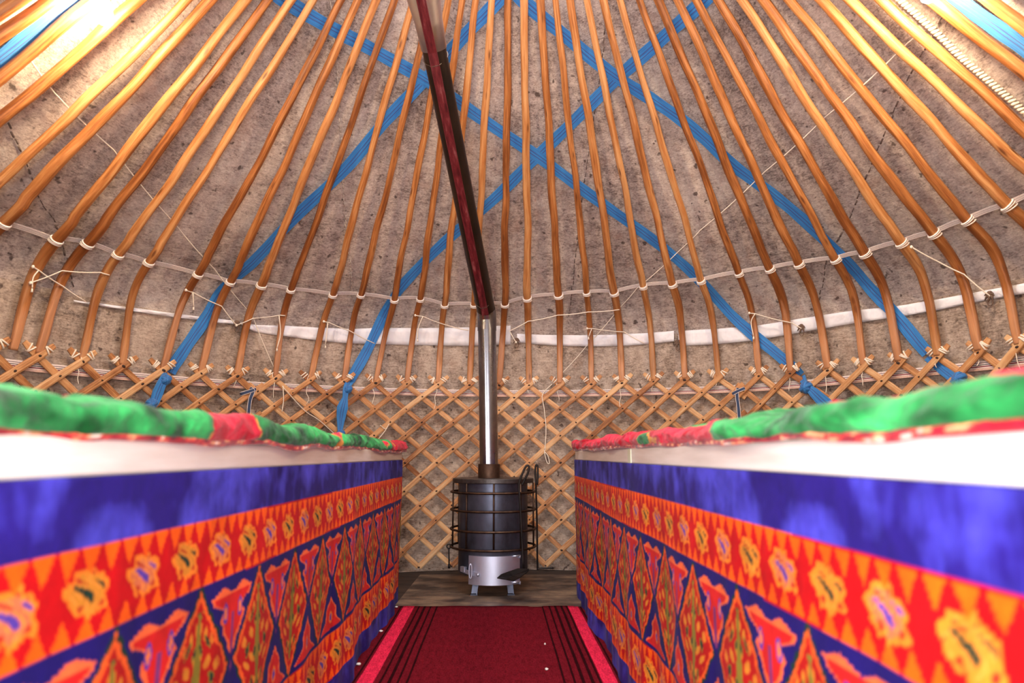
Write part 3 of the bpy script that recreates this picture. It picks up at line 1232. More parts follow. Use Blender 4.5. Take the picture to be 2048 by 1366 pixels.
# ------------------------------------------------------------------ light bulbs near the roof
def bulb(px, py, off, lb):
    a, z = hit(px, py, off)
    c_ = S(a, z, off)
    root = empty('light_bulb', c_ + Vector((0, 0, 0.30)))
    tag(root, lb, 'bulb', 'bulbs under the roof')
    m = MB()
    m.lathe([(0.0005, -0.045), (0.014, -0.042), (0.026, -0.030), (0.031, -0.012), (0.029, 0.006), (0.020, 0.028), (0.0135, 0.045), (0.0135, 0.052)], c_, 20)
    m.build('glass', 'bulb_glow', root)
    m = MB()
    m.lathe([(0.0135, 0.050), (0.019, 0.052), (0.020, 0.095), (0.012, 0.105), (0.004, 0.108), (0.0005, 0.108)], c_, 20)
    m.build('socket', 'bulb_socket', root)
    m = MB()
    m.tube(catmull([c_ + Vector((0, 0, 0.106)), c_ + Vector((0.004, 0.01, 0.2)), c_ + Vector((0, 0.02, 0.30))], 5), 0.0035, 6)
    m.build('wire', 'bulb_socket', root)


bulb(262, -16, -0.13, 'glowing bare light bulb among the roof poles at top left')
bulb(1800, -60, -0.13, 'glowing bare light bulb among the roof poles at top right')

# ------------------------------------------------------------------ rug, hearth board
RX0, RX1, RYE = X0, X0 + WID, 3.815
m = MB()
nx, ny = 26, 60
vs, uv, fs = [], [], []
for j in range(ny + 1):
    for i in range(nx + 1):
        x = RX0 + (RX1 - RX0) * i / nx
        y = 0.15 + (RYE - 0.15) * j / ny
        z = 0.012 + 0.0012 * math.sin(9 * y + 3 * x) + 0.001 * math.sin(23 * x + 5 * y)
        vs.append((x, y, z))
        uv.append((i / nx, j / ny))
nb = len(vs)
for j in range(ny):
    for i in range(nx):
        p = j * (nx + 1) + i
        fs.append((p, p + 1, p + nx + 2, p + nx + 1))
m.add(vs, fs, uv)
edge = [i for i in range(nx + 1)] + [j * (nx + 1) + nx for j in range(1, ny + 1)] + [ny * (nx + 1) + i for i in range(nx - 1, -1, -1)] + [j * (nx + 1) for j in range(ny - 1, 0, -1)]
low = [(vs[e][0], vs[e][1], 0.001) for e in edge]
b = len(m.v)
m.v += low
m.uv += [uv[e] for e in edge]
n = len(edge)
m.f += [(edge[i], b + i, b + (i + 1) % n, edge[(i + 1) % n]) for i in range(n)]
tag(m.build('runner_rug', 'rug'), 'maroon runner rug with pink side stripes in the aisle', 'rug')

m = MB()
o0 = [(-0.545, 3.80), (0.60, 3.80), (0.62, 4.78), (-0.515, 4.80)]
for dz, sc_ in ((0, 1),):
    vs = [(x, y, 0.001) for x, y in o0] + [(x, y, 0.011) for x, y in o0]
    m.add(vs, [(3, 2, 1, 0), (4, 5, 6, 7), (0, 1, 5, 4), (1, 2, 6, 5), (2, 3, 7, 6), (3, 0, 4, 7)], [(v[0], v[1]) for v in vs])
tag(m.build('hearth_board', 'hearth_board', smooth=False, bevel=0.002), 'stained brown board on the floor under the stove', 'board')

for i, (px, py, s_) in enumerate([(717, 1328, 0.010), (762, 1262, 0.008), (793, 1214, 0.008), (1093, 1338, 0.006), (1090, 1288, 0.004)]):
    p = on_floor(px, py, 0.016)
    m = MB()
    rnd = random.Random(i)
    m.lathe([(0.0005, -0.003), (s_ * 0.8, -0.002), (s_, 0.001), (s_ * 0.5, 0.004), (0.0005, 0.0045)], (0, 0, 0), 7)
    m.v = [(v[0] * rnd.uniform(0.6, 1.3), v[1] * rnd.uniform(0.6, 1.2), v[2]) for v in m.v]
    o = m.build('paper_scrap', 'paper_white', smooth=False)
    o.location = p
    tag(o, ['largest white scrap on the floor beside the left table, nearest the viewer', 'white scrap on the floor halfway along the left table', 'white scrap at the front left corner of the hearth board',
            'small pale crumb on the right half of the rug, nearer the viewer', 'tiny pale crumb on the right half of the rug, nearer the stove'][i], 'scrap', 'scraps on the floor')

# ------------------------------------------------------------------ stove
SX, SYY = -0.026, 4.25
BR = 0.206
st = empty('wood_stove', (SX, SYY, 0.011))
tag(st, 'round dark steel wood stove in an iron cage, with a silver door', 'stove')
zt = 0.66


def zpx(py, Y, px=985):
    return at_y(px, py, Y).z


zb = 0.118
m = MB()
m.lathe([(0.0005, zb), (BR - 0.012, zb), (BR - 0.004, zb + 0.004), (BR, zb + 0.014), (BR, 0.64), (BR - .01, 0.642), (0.0005, 0.642)], (SX, SYY, 0), 56)
m.build('body', 'stove_steel', st, auto=0.6)
m = MB()
m.lathe([(0.205, 0.634), (0.242, 0.634), (0.2445, 0.637), (0.2445, 0.657), (0.242, 0.660), (0.10, 0.661), (0.0005, 0.661), (0.0005, 0.645), (0.205, 0.645), (0.205, 0.634)], (SX, SYY, 0), 56)
m.build('top_plate', 'stove_rim', st, auto=0.5)
CR = 0.252
hz = [zpx(y, SYY - CR) for y in (987.4, 1024.7, 1065.3, 1102.8)]
for z in hz:
    m = MB()
    g0, g1 = 0.0, 2 * math.pi
    m.sweep([(SX + CR * math.cos(a), SYY + CR * math.sin(a), z) for a in [i * 2 * math.pi / 56 for i in range(56)]], circ(0.0068, 8), loop=True)
    m.build('cage_hoop', 'cage_iron', st)
for i in range(9):
    a = -math.pi / 2 + i * 2 * math.pi / 9 + 0.02
    rr_ = CR - 0.010
    x, y = SX + rr_ * math.cos(a), SYY + rr_ * math.sin(a)
    m = MB()
    m.tube([(x, y, hz[3] - 0.004), (x, y, 0.5), (x, y, 0.634)], 0.0052, 8)
    m.build('cage_bar', 'cage_iron', st)
for i in range(4):
    a = math.pi / 4 + i * math.pi / 2
    x, y = SX + 0.128 * math.cos(a), SYY + 0.16 * math.sin(a)
    x1, y1 = SX + 0.142 * math.cos(a) * 1.05, SYY + 0.185 * math.sin(a)
    m = MB()
    m.sweep([(x, y, zb + 0.01), (x1, y1, 0.014)], [(-0.017, -0.017), (0.017, -0.017), (0.017, -0.012), (-0.012, -0.012), (-0.012, 0.017), (-0.017, 0.017)], up=(0, -1, 0))
    m.box((x1, y1, 0.0135), (0.04, 0.04, 0.005))
    m.build('leg', 'stove_steel', st, smooth=False)
# curved door
dz0, dz1 = zpx(1171, SYY - BR), zpx(1113, SYY - BR)
dr = BR + 0.008
a_l = -math.pi / 2 - math.asin(0.160 / 0.214) + 0.02
xl, xr = at_y(937, 1140, SYY - 0.17).x - SX, at_y(1040, 1140, SYY - 0.17).x - SX
al, ar = -math.pi / 2 + math.asin(xl / dr), -math.pi / 2 + math.asin(xr / dr)
m = MB()
n = 26
vs, fs, uv = [], [], []
for i in range(n + 1):
    a = al + (ar - al) * i / n
    for r in (BR + 0.001, dr):
        for z in (dz0, dz1):
            vs.append((SX + r * math.cos(a), SYY + r * math.sin(a), z))
            uv.append((i / n, z))
for i in range(n):
    p = i * 4
    fs += [(p + 2, p + 6, p + 7, p + 3), (p, p + 1, p + 5, p + 4), (p, p + 4, p + 6, p + 2), (p + 1, p + 3, p + 7, p + 5)]
fs += [(0, 2, 3, 1), (n * 4, n * 4 + 1, n * 4 + 3, n * 4 + 2)]
m.add(vs, fs, uv)
door = m.build('door', 'stove_door', st, auto=0.5)


def arc_pt(px, py, r):
    x = at_y(px, py, SYY - 0.19).x - SX
    a = -math.pi / 2 + math.asin(max(-0.98, min(0.98, x / r)))
    return Vector((SX + r * math.cos(a), SYY + r * math.sin(a), zpx(py, SYY - 0.19))), a


# latch bar, loop handle, catch
p0, a0 = arc_pt(958, 1149, dr + 0.006)
p1, a1 = arc_pt(938, 1146, dr + 0.008)
p2, a2 = arc_pt(922, 1142, dr + 0.012)
m = MB()
m.sweep([p0, p1, p2], rect(0.006, 0.022), up=(0, 0, 1))
m.build('latch_bar', 'stove_door', door, smooth=False, bevel=0.001)
m = MB()
hc, _ = arc_pt(941, 1142, dr + 0.020)
hl = [hc + Vector((0.008 * math.cos(t_), -0.004, 0.040 * math.sin(t_))) for t_ in [i * math.pi / 12 for i in range(24)]]
m.sweep(hl, circ(0.004, 6), loop=True)
m.build('handle', 'stove_door', door)
m = MB()
pc, ac = arc_pt(926, 1141, dr + 0.004)
m.box(pc, (0.040, 0.020, 0.030), Matrix.Rotation(ac + math.pi / 2, 3, 'Z'))
m.build('catch', 'stove_door', st, smooth=False, bevel=0.003)
m = MB()
pr, ar_ = arc_pt(956, 1149, dr + 0.010)
m.sweep([pr + Vector((0, 0.004, 0)), pr - Vector((0, 0.004, 0))], circ(0.008, 10))
m.build('rivet', 'stove_door', door)
for py in (1113, 1166):
    m = MB()
    pa, _ = arc_pt(1026, py, dr + 0.006)
    pb, _ = arc_pt(1040, py, dr + 0.006)
    m.tube([pa, pb], 0.0055, 8)
    m.tube([pb + Vector((0, 0, 0.003)), pb - Vector((0, 0, 0.014))], 0.006, 8)
    m.build('hinge', 'stove_door', door)
# hanging hook at the left of the cage
m = MB()
hx = Vector((SX - CR - 0.008, SYY - 0.03, hz[3]))
m.sweep([hx + Vector((0.012 * math.cos(t_), 0, 0.012 * math.sin(t_))) for t_ in [i * math.pi / 6 for i in range(12)]], circ(0.004, 6), loop=True)
m.tube([hx - Vector((0, 0, 0.01)), hx - Vector((-0.003, 0, 0.11))], 0.004, 6)
m.tube([hx - Vector((-0.003, 0, 0.10)), hx - Vector((-0.003, 0, 0.125))], 0.0075, 6)
m.build('hook', 'black_iron', st)
m = MB()
PX_ = at_y(978, 930, SYY).x
m.lathe([(0.058, 0.655), (0.066, 0.655), (0.0655, 0.742), (0.062, 0.744), (0.058, 0.744)], (PX_, SYY, 0), 32)
m.build('flue_collar', 'collar_rust', st, auto=0.5)

# ------------------------------------------------------------------ stove pipe
PR = 0.0565
zel = at_y(970, 630, SYY).z
pe = Vector((at_y(974, 640, SYY).x, SYY, zel))
pa = Vector((PX_, SYY, 0.735))
d_ = ray(868, 97)
pb = EYE + d_ * (3.02 / d_.y)
dirv = (pb - pe).normalized()
pend = pe + dirv * 2.55
sp_ = empty('stove_pipe', pa)
tag(sp_, 'tall steel stove pipe, bent toward the roof and dark above the bend', 'pipe')
m = MB()
m.tube([pa, pa.lerp(pe, 0.5), pe - Vector((0, 0, 0.085))], PR, 32, caps=False)
o = m.build('lower_section', 'pipe_steel', sp_)
o['label'] = 'shiny steel lower section'
m = MB()
m.tube([pe - Vector((0, 0, 0.10)), pe - Vector((0, 0, 0.028)), pe + dirv * 0.028, pe + dirv * 0.05], [PR + .0025, PR + .0025, PR + .0025, PR + .0025], 32, caps=False)
m.build('elbow', 'pipe_steel', sp_, auto=0.4)
m = MB()
# folded seam along the lower pipe
m.sweep([pa + Vector((-0.012, -PR, 0.01)), pe + Vector((-0.012, -PR, -0.1))], rect(0.008, 0.004), up=(0, -1, 0))
m.build('seam', 'pipe_steel', sp_, smooth=False)
m = MB()
m.tube([pe + dirv * 0.02, pe + dirv * 1.2, pend], PR + 0.001, 32, caps=False)
o = m.build('upper_section', 'pipe_dark', sp_)
o['label'] = 'dark brown upper section'
Ls = (pb - pe).length
m = MB()
q0, q1 = pe + dirv * Ls, pe + dirv * (Ls + 0.5)
m.tube([q0, q0.lerp(q1, 0.25), q0.lerp(q1, 0.55), q1], [PR + 0.003, 0.064, 0.082, 0.108], 36, caps=False)
so = m.build('sleeve', 'sleeve_zinc', sp_)
so['label'] = 'pale galvanised flared sleeve'
so.modifiers.new('s', 'SOLIDIFY').thickness = 0.002
# maroon lath wired along the pipe on the side that faces the door
v = (EYE - pb).normalized()
nn = (v - dirv * v.dot(dirv)).normalized()
bb = dirv.cross(nn).normalized()
if bb.x < 0:
    bb = -bb
nn2 = (nn - bb * 0.16).normalized()
A = pe + dirv * 0.05 + nn2 * (PR + 0.006)
Bm = pe + dirv * Ls + nn2 * (PR + 0.010)
E_ = pe + dirv * (Ls + 0.52) + nn2 * (0.108 + 0.012)
m = MB()
m.sweep([A, A.lerp(Bm, 0.5), Bm, E_], [(-0.021, -0.004), (0.021, -0.004), (0.021, 0.005), (0.0185, 0.005), (0.0185, 0.002), (-0.0185, 0.002), (-0.0185, 0.005), (-0.021, 0.005)],
        frames=[(nn2, bb)] * 4)
lo = m.build('lath', 'maroon_strip', sp_, smooth=False)
lo['label'] = 'worn maroon lath wired to the pipe'
for q in (0.11, Ls - 0.06):
    c_ = pe + dirv * q
    m = MB()
    loop = []
    for i in range(24):
        an = 2 * math.pi * i / 24
        f_ = nn2 * math.cos(an) + bb * math.sin(an)
        rad = PR + 0.003 + (0.011 if math.cos(an) > 0.9 else 0)
        loop.append(c_ + f_ * rad + dirv * 0.02 * (1 - math.cos(an)))
    m.sweep(loop, circ(0.0018, 5), loop=True)
    m.build('wire', 'wire_steel', sp_)

# ------------------------------------------------------------------ fire tools hung on the cage
YS = SYY - CR - 0.02
sh = empty('fire_shovel', at_y(1047, 1140, YS))
tag(sh, 'black iron fire shovel hung at the front of the stove cage', 'shovel')
m = MB()
hp = [at_y(x, y, YS) for x, y in [(1047, 1138), (1043, 1060), (1040, 1000), (1038, 970), (1043, 952), (1051, 934), (1056, 931), (1058, 936), (1055, 948), (1048, 962), (1044, 970)]]
m.tube(catmull(hp, 5), 0.0062, 8)
m.build('handle', 'black_iron', sh)
m = MB()
bx = [at_y(x, y, Y) for x, y, Y in [(1058, 1139, YS - .01), (1036, 1138, YS - .02), (1018, 1144, YS - .05), (1002, 1150, YS - .10), (994, 1157, YS - .15), (1012, 1160, YS - .17), (1027, 1163, YS - .14), (1040, 1156, YS - .08), (1056, 1144, YS - .02)]]
cen = sum(bx, Vector()) / len(bx)
vs = [cen - Vector((0, 0, 0.006))] + bx + [cen - Vector((0, 0, 0.002))] + [p + Vector((0, 0, 0.004)) for p in bx]
n = len(bx)
fs = [(0, 1 + i, 1 + (i + 1) % n) for i in range(n)] + [(n + 1, n + 2 + (i + 1) % n, n + 2 + i) for i in range(n)] + [(1 + i, n + 2 + i, n + 2 + (i + 1) % n, 1 + (i + 1) % n) for i in range(n)]
m.add(vs, fs)
m.build('blade', 'black_iron', sh, smooth=False)
pk = empty('fire_poker', at_y(1075, 1137, SYY - 0.10))
tag(pk, 'black iron fire poker with a bent foot, hung right of the stove', 'poker')
YP = SYY - 0.10
m = MB()
m.tube(catmull([at_y(x, y, YP) for x, y in [(1107, 1136), (1090, 1136.5), (1077, 1137), (1075, 1132), (1074, 1050), (1072, 975), (1073, 970)]], 5), 0.0055, 8)
m.build('rod', 'black_iron', pk)
m = MB()
lp = [at_y(x, y, YP) for x, y in [(1072, 970), (1070.5, 950), (1071, 934), (1073, 930), (1075.5, 934), (1075.5, 952), (1074.5, 970)]]
m.tube(catmull(lp, 5), 0.0058, 8)
m.build('handle_loop', 'black_iron', pk)

# ------------------------------------------------------------------ tables, skirts, quilts
RED, ORG, IND, DGR = lin(186, 7, 16), lin(240, 92, 8), lin(26, 16, 98), lin(24, 52, 40)
GLD, OLV, PUR, PNK2 = lin(206, 132, 40), lin(128, 116, 40), lin(84, 60, 160), lin(200, 30, 30)
NAP_SHEEN = lin(74, 72, 204)
BANDS = (0.092, 0.210, 0.534, 0.678, 0.768)


def vnoise(x, y, seed):
    r = np.random.RandomState(seed)
    out = np.zeros_like(x)
    amp = 1.0
    for o_ in range(4):
        g = r.rand(64, 64)
        fx, fy = x * 2 ** o_, y * 2 ** o_
        ix, iy = np.floor(fx).astype(int), np.floor(fy).astype(int)
        tx, ty = fx - ix, fy - iy
        tx, ty = tx * tx * (3 - 2 * tx), ty * ty * (3 - 2 * ty)
        a = g[ix % 64, iy % 64] * (1 - tx) + g[(ix + 1) % 64, iy % 64] * tx
        b_ = g[ix % 64, (iy + 1) % 64] * (1 - tx) + g[(ix + 1) % 64, (iy + 1) % 64] * tx
        out += amp * (a * (1 - ty) + b_ * ty)
        amp *= 0.5
    return out / 1.875


def print_colour(s, v, phase, flip):
    """colour of the printed velvet at s metres along and v metres below the top"""
    Pd = 0.292
    col = np.zeros(s.shape + (3,))
    q = s - phase

    def put(mask, c):
        col[mask] = c
    put(np.ones_like(s, bool), IND)
    nap = 0.6 * vnoise(s * 6, v * 11, 11) + 0.4 * vnoise(s * 22, v * 9, 12)
    tophalf = (v < BANDS[0]) | (v > BANDS[3])
    k = np.clip((nap - 0.42) * 4.2, 0, 1)[..., None]  # lighter blue streaks: sheen on the velvet nap, painted into the colour
    col[:] = np.where(tophalf[..., None], (1 - k) * np.array(lin(36, 22, 116)) + k * np.array(NAP_SHEEN), col)
    rag = (vnoise(s * 60, v * 60, 5) - 0.5)

    def redband(v0, v1, seed):
        inb = (v >= v0) & (v < v1)
        put(inb, RED)
        h = v1 - v0
        tri = np.abs(((q / (Pd / 6)) % 1) - 0.5) * 2        # 0 at tooth axis, 1 between teeth
        dt = (v - v0) / (0.30 * h)
        put(inb & (dt < 1.08 - tri * 1.22 + rag * 0.12) & (dt > 0.02), ORG)
        db = (v1 - v) / (0.26 * h)
        put(inb & (db < 1.08 - tri * 1.25 + rag * 0.12) & (db > 0.02), ORG)
        cell = np.floor(q / (Pd / 2))
        a = ((q / (Pd / 2)) % 1 - 0.5) * (Pd / 2) / h * flip
        b = (v - (v0 + v1) / 2 - 0.0) / h
        th = np.arctan2(b, a)
        rho = np.hypot((a + 0.25 * b) / 0.40, b / 0.27)
        edge = 1 + 0.09 * np.cos(7 * th + 0.6) + 0.06 * np.cos(11 * th + 2) + rag * 0.3
        dd = rho / edge
        odd = (cell % 2 == 0)
        put(inb & (dd < 1.0), lin(232, 128, 36))
        inner = inb & (dd < 0.80)
        put(inner & odd, GLD)
        put(inner & ~odd, lin(206, 110, 70))
        swirl = np.sin(15 * a + 9 * np.sin(5 * b + 1)) + 0.5 * np.cos(17 * b)
        put(inner & (swirl > 0.75) & odd, DGR)
        put(inner & (swirl > 0.75) & ~odd, PUR)
        put(inner & (np.abs(swirl) < 0.16), lin(240, 150, 60))
        put(inner & (swirl < -1.05), lin(176, 44, 26))

    redband(BANDS[0], BANDS[1], 1)
    redband(BANDS[2], BANDS[3], 2)
    v0, v1 = BANDS[1], BANDS[2]
    m0, m1 = v0 + 0.010, v1 - 0.006
    inb = (v >= v0) & (v < v1)
    a = ((q / Pd) % 1 - 0.5) * 2
    b = (v - (m0 + m1) / 2) / ((m1 - m0) / 2)
    rg = rag * 0.16
    D = np.abs(a) / 0.86 + np.abs(b) * 0.99 + rg
    put(inb & (D < 1.07), DGR)
    put(inb & (D < 1.0), lin(226, 92, 34))
    ins = inb & (D < 0.90)
    put(ins, lin(170, 20, 18))
    aa = np.abs(a) / np.maximum(0.15, 0.80 * (1 - np.abs(b)))
    w1 = np.sin(20 * b + 5 * aa) * np.cos(9 * aa + 2 * b)
    leaf = ins & (np.abs(b) < 0.78)
    put(leaf & (w1 > 0.28) & (aa < 0.85), lin(206, 98, 36))
    put(leaf & (w1 > 0.5) & (aa < 0.75), GLD)
    put(leaf & (aa < 0.13), OLV)
    w2 = np.sin(14 * b + 1.0 - 6 * aa) * np.sin(8 * aa + 0.6)
    put(leaf & (w2 > 0.55) & (aa < 0.6) & (aa > 0.1), OLV)
    put(leaf & (w2 > 0.80) & (aa < 0.6) & (aa > 0.1), DGR)
    # drops between the diamonds, hanging from above
    ta = 1 - np.abs(a)
    hw = 0.80 * np.clip((0.18 - b) / 1.1, 0, 1) - 0.05
    hw = hw * (1 + 0.18 * np.sin(13 * b + 0.5)) - 0.13 * np.exp(-((b + 0.66) / 0.09) ** 2) + rg * 0.5
    U = inb & (ta < hw) & (b > -0.90 + 0.04 * np.cos(ta * 9)) & (b < 0.14) & (D > 1.20)
    put(U, lin(232, 104, 56))
    put(U & (ta < hw - 0.07) & (b > -0.84) & (D > 1.29), PNK2)
    put(U & (np.hypot((ta - 0.26) / 0.08, (b + 0.62) / 0.13) < 1), PUR)
    put(U & (np.hypot((ta - 0.26) / 0.045, (b + 0.62) / 0.08) < 1), lin(230, 120, 60))
    put(U & (ta < 0.05) & (b > -0.6), lin(120, 50, 110))
    hw2 = 0.70 * np.clip((b - 0.22) / 0.78, 0, 1) * (1 + 0.2 * np.sin(15 * b)) - 0.05 + rg * 0.5
    U2 = inb & (ta < hw2) & (b < 0.95) & (b > 0.24) & (D > 1.20)
    put(U2, lin(232, 104, 56))
    put(U2 & (ta < hw2 - 0.07) & (D > 1.29), PNK2)
    put(U2 & (np.hypot(ta / 0.10, (b - 0.72) / 0.12) < 1), lin(226, 120, 50))
    put(U2 & (np.hypot(ta / 0.05, (b - 0.72) / 0.07) < 1), PUR)
    return col


def grid_mesh(name, V, col, mat, parent=None, closeu=False):
    """V: (n,m,3) array"""
    n, m_ = V.shape[:2]
    idx = np.arange(n * m_).reshape(n, m_)
    if closeu:
        j2 = np.roll(np.arange(m_), -1)
        a, b, c_, d = idx[:-1, :], idx[:-1, j2], idx[1:, j2], idx[1:, :]
    else:
        a, b, c_, d = idx[:-1, :-1], idx[:-1, 1:], idx[1:, 1:], idx[1:, :-1]
    F = np.stack([a, b, c_, d], -1).reshape(-1, 4)
    faces = F.tolist()
    if closeu:
        faces += [idx[0, ::-1].tolist(), idx[-1, :].tolist()]
    me = bpy.data.meshes.new(name)
    me.from_pydata(V.reshape(-1, 3).tolist(), [], faces)
    ca = me.color_attributes.new('Col', 'FLOAT_COLOR', 'POINT')
    cc = np.ones((n * m_, 4), np.float32)
    cc[:, :3] = col.reshape(-1, 3)
    ca.data.foreach_set('color', cc.ravel())
    me.polygons.foreach_set('use_smooth', [True] * len(me.polygons))
    me.materials.append(M[mat])
    o = bpy.data.objects.new(name, me)
    C.objects.link(o)
    if parent is not None:
        o.parent = parent
        o.matrix_parent_inverse = Matrix.Translation(parent.location).inverted()
    return o


TZ0, TZ1 = 0.768, 0.821


def table(side, xf, y0, y1, width, lb, lb_s, lb_q, phase, seed):
    sg = side
    xb = xf + sg * width
    root = empty('table', ((xf + xb) / 2, (y0 + y1) / 2, 0))
    tag(root, lb, 'table', 'long tables along the aisle')
    m = MB()
    m.box(((xf + xb) / 2, (y0 + y1) / 2, (TZ0 + TZ1) / 2), (width, y1 - y0, TZ1 - TZ0))
    tt = m.build('tabletop', 'white_board', root, smooth=False, bevel=0.005)
    tt['label'] = 'white tabletop edge'
    for fx in (0.12, 0.88):
        for fy in (0.05, 0.95):
            m = MB()
            m.box((xf + sg * width * fx, y0 + (y1 - y0) * fy, TZ0 / 2), (0.06, 0.06, TZ0 - 0.002))
            m.build('leg', 'plain_wood', root, smooth=False)
    if side > 0:
        m = MB()
        m.box((xf - 0.001, 2.40, (TZ0 + TZ1) / 2 - 0.001), (0.003, 0.055, TZ1 - TZ0 - 0.006))
        m.build('adhesive_tape', 'pale_tape', root, smooth=False)
    # ---- printed velvet skirt: along the aisle, round the far corner and along the far end
    Ls_ = y1 - y0
    ext = 0.45
    ds = 0.0042
    ns = int((Ls_ + ext) / ds)
    nv = 190
    s = np.linspace(0, Ls_ + ext, ns)[:, None] * np.ones((1, nv))
    H = TZ0 - 0.004
    v = np.linspace(0, H, nv)[None, :] * np.ones((ns, 1))
    rs = np.random.RandomState(seed)
    p1, p2, p3 = rs.rand(3) * 6
    t_ = v / H
    fold = t_ ** 1.4 * (0.011 * np.sin(2.1 * s * 3.2 + p1) + 0.007 * np.sin(5.7 * s * 2.1 + p2) + 0.004 * np.sin(31 * s + p3)) + 0.0025 * np.sin(17 * s + 9 * v + p1) * t_
    fold += 0.002 * (vnoise(s * 7, v * 9, seed) - 0.5)
    out = 0.004 + fold + 0.006 * t_
    out = np.maximum(out, -0.004)
    x = np.where(s <= Ls_, xf - sg * out, xf + sg * (s - Ls_))
    y = np.where(s <= Ls_, y0 + s, y1 + np.abs(out) + 0.003)
    # rounded corner
    c_ = np.clip((s - (Ls_ - 0.02)) / 0.04, 0, 1)
    z = TZ0 + 0.001 - v
    V = np.stack([x, y, z], -1)
    col = print_colour(y0 + s, v + 0.004 * np.sin(3.1 * s + p2) * t_, phase, sg)
    sk = grid_mesh('table_skirt', V, col, 'printed_velvet')
    md = sk.modifiers.new('thick', 'SOLIDIFY')
    md.thickness = 0.002
    md.offset = 0
    tag(sk, lb_s, 'table skirt', 'printed velvet table skirts')
    # ---- quilt on top
    ny_ = 520
    yy = np.linspace(y0 + 0.01, y1 + 0.02, ny_)
    nsec = 96
    wq = width - 0.06
    k = np.linspace(0, 1, nsec, endpoint=False)
    # rounded-rectangle section: perimeter parameter -> (d across from front edge, h up)
    hq = 0.046
    per = []
    r = hq / 2
    for kk in k:
        if kk < 0.16:                    # front rounded edge, bottom to top
            a = -math.pi / 2 - math.pi * kk / 0.16
            per.append((r + r * math.cos(a), r + r * math.sin(a)))
        elif kk < 0.60:
            per.append((r + (wq - 2 * r) * ((kk - 0.16) / 0.44) ** 1.5, 2 * r))
        elif kk < 0.70:
            a = math.pi / 2 - math.pi * (kk - 0.60) / 0.10
            per.append((wq - r + r * math.cos(a), r + r * math.sin(a)))
        else:
            per.append((wq - r - (wq - 2 * r) * (kk - 0.70) / 0.30, 0))
    per = np.array(per)
    Y = yy[:, None] * np.ones((1, nsec))
    Dq = np.ones((ny_, 1)) * per[None, :, 0]
    Hq = np.ones((ny_, 1)) * per[None, :, 1]
    lump = 0.97 + 0.8 * (vnoise(Y * 2.6 + seed, Dq * 4, seed + 3) - 0.4) + 0.7 * (vnoise(Y * 7, Dq * 16, seed + 5) - 0.5)
    edgew = 0.012 * np.sin(3.4 * Y + seed) + 0.007 * np.sin(9.1 * Y + 2 * seed) + 0.004 * np.sin(21 * Y)
    fx_ = np.exp(-Dq / 0.08)
    dr_ = 0.016 * np.clip(vnoise(Y[:, :1] * 1.9 + seed, Y[:, :1] * 0 + 1.7, seed + 61) - 0.42, 0, 1) / 0.3
    Zq = TZ1 + 0.001 + Hq * lump + 0.016 * (vnoise(Y * 22, Dq * 26, seed + 9) - 0.5) * (Hq > 0.01)
    Zq += np.where(Hq > hq * 0.9, 0.011 * np.clip((Dq - 0.06) / 0.16, 0, 1) * (0.6 + 0.8 * vnoise(Y * 3, Dq * 2, seed + 91)), 0)
    Zq = np.maximum(Zq, TZ1 + 0.0012 + 0 * Zq)
    Zq = np.where(Dq < 0.5 * hq, Zq - dr_ * np.exp(-Dq / 0.010), Zq)
    Xq = xf + sg * (Dq - (0.020 + edgew * 0.7 + 0.022 * (vnoise(Y * 15, Hq * 60, seed + 71) - 0.5)) * fx_)
    V = np.stack([Xq, Y, Zq], -1)
    nz_ = vnoise(Y * 2.3 + 5 * seed, Dq * 5.0 + 0.35 * Y, seed + 21) + 0.10 * (vnoise(Y * 11, Dq * 14, seed + 23) - 0.5)
    if sg > 0:
        bias = np.interp(Y, [0.3, 1.15, 1.3, 1.42, 1.6, 1.95, 2.1, 2.25, 2.4, 2.9, 3.2, 4.1], [.35, .3, .12, -.2, -.2, -.1, .2, .0, -.2, -.12, .0, -.2])
        back = np.interp(Y, [0.3, 1.2, 1.6, 4.1], [-.4, -.4, 0.05, 0.0])
    else:
        bias = np.interp(Y, [0.3, 1.05, 1.22, 1.32, 1.5, 1.6, 2.0, 2.3, 2.6, 3.2, 4.1], [.35, .3, .3, -.25, -.25, .25, .1, -.12, .06, -.06, -.25])
        back = np.interp(Y, [0.3, 0.7, 0.9, 1.2, 1.6, 4.1], [-.2, .25, -.2, .25, 0.05, 0.0])
    fr_ = np.exp(-(Dq / 0.09) ** 2)
    gm = (nz_ - 0.5) * 0.9 + 0.25 * (vnoise(Y * 4.5, (Dq + Hq) * 9, seed + 77) - 0.5) + bias * fr_ + back * (1 - fr_)
    col = np.zeros(Y.shape + (3,))
    col[:] = lin(206, 26, 58)
    sheen_tone = np.clip((vnoise(Y * 13, (Dq + Hq) * 22, seed + 31)[..., None] - 0.5) * 2.2 + 0.5, 0, 1)  # velvet highlights and dark folds painted into the quilt's red and green
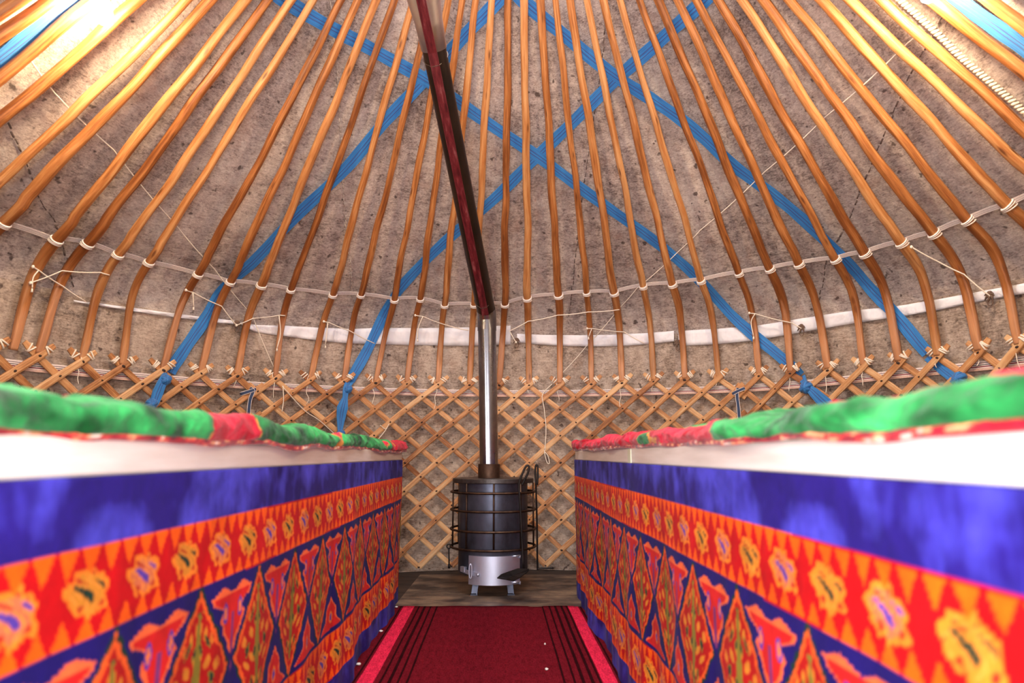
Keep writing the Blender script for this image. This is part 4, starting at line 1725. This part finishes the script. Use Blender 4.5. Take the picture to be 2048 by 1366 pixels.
    col[:] = np.array(lin(168, 6, 30)) * (1 - sheen_tone) + np.array(lin(226, 28, 66)) * sheen_tone
    g2 = np.array(lin(8, 66, 26)) * (1 - sheen_tone) + np.array(lin(58, 186, 98)) * sheen_tone
    col = np.where((gm > 0)[..., None], g2, col)
    col = np.where((np.abs(gm) < 0.008)[..., None], np.array(lin(214, 150, 70)), col)
    qd = grid_mesh('quilt', V, col, 'quilt_velvet', closeu=True)
    tag(qd, lb_q, 'quilt', 'velvet quilts on the tables')
    # flowered lining rolled out below the front edge
    nl = 10
    rl = 0.0078
    an = np.linspace(0, 2 * np.pi, nl, endpoint=False)
    Yl = yy[:, None] * np.ones((1, nl))
    ew = edgew[:, :1]
    rad = rl * (0.75 + 0.5 * vnoise(Yl[:, :1] * 6, Yl[:, :1] * 0 + 3.3, seed + 41))
    Xl = xf + sg * (0.004 - ew * 0.7 - 0.010) + rad * 1.0 * np.cos(an)[None, :]
    Zl = TZ1 - 0.001 - dr_ * 0.8 + rad + rad * np.sin(an)[None, :] + np.minimum(0, 0.004 * np.sin(13 * Yl))
    Vl = np.stack([Xl + 0 * Yl, Yl, Zl], -1)
    nn_ = vnoise(Yl * 34, an[None, :] * 1.3 + 0 * Yl, seed + 51)
    cl = np.zeros(Yl.shape + (3,))
    cl[:] = lin(158, 24, 42)
    cl[nn_ > 0.56] = lin(214, 70, 60)
    cl[nn_ > 0.66] = lin(236, 168, 120)
    cl[nn_ > 0.76] = lin(238, 220, 204)
    cl[nn_ < 0.30] = lin(96, 12, 34)
    lo_ = grid_mesh('lining', Vl, cl, 'quilt_lining', qd, closeu=True)
    lo_['label'] = 'red flowered lining edge'


table(1, 0.455, 0.30, 4.10, 0.80, 'long white-topped table at the right of the aisle', 'orange, red and indigo printed velvet skirt of the right table',
      'red and green velvet quilt on the right table', 1.339 - 0.146, 4)
table(-1, -0.540, 0.30, 3.96, 0.74, 'long white-topped table at the left of the aisle', 'orange, red and indigo printed velvet skirt of the left table',
      'red and green velvet quilt on the left table', 1.319 - 0.146, 8)
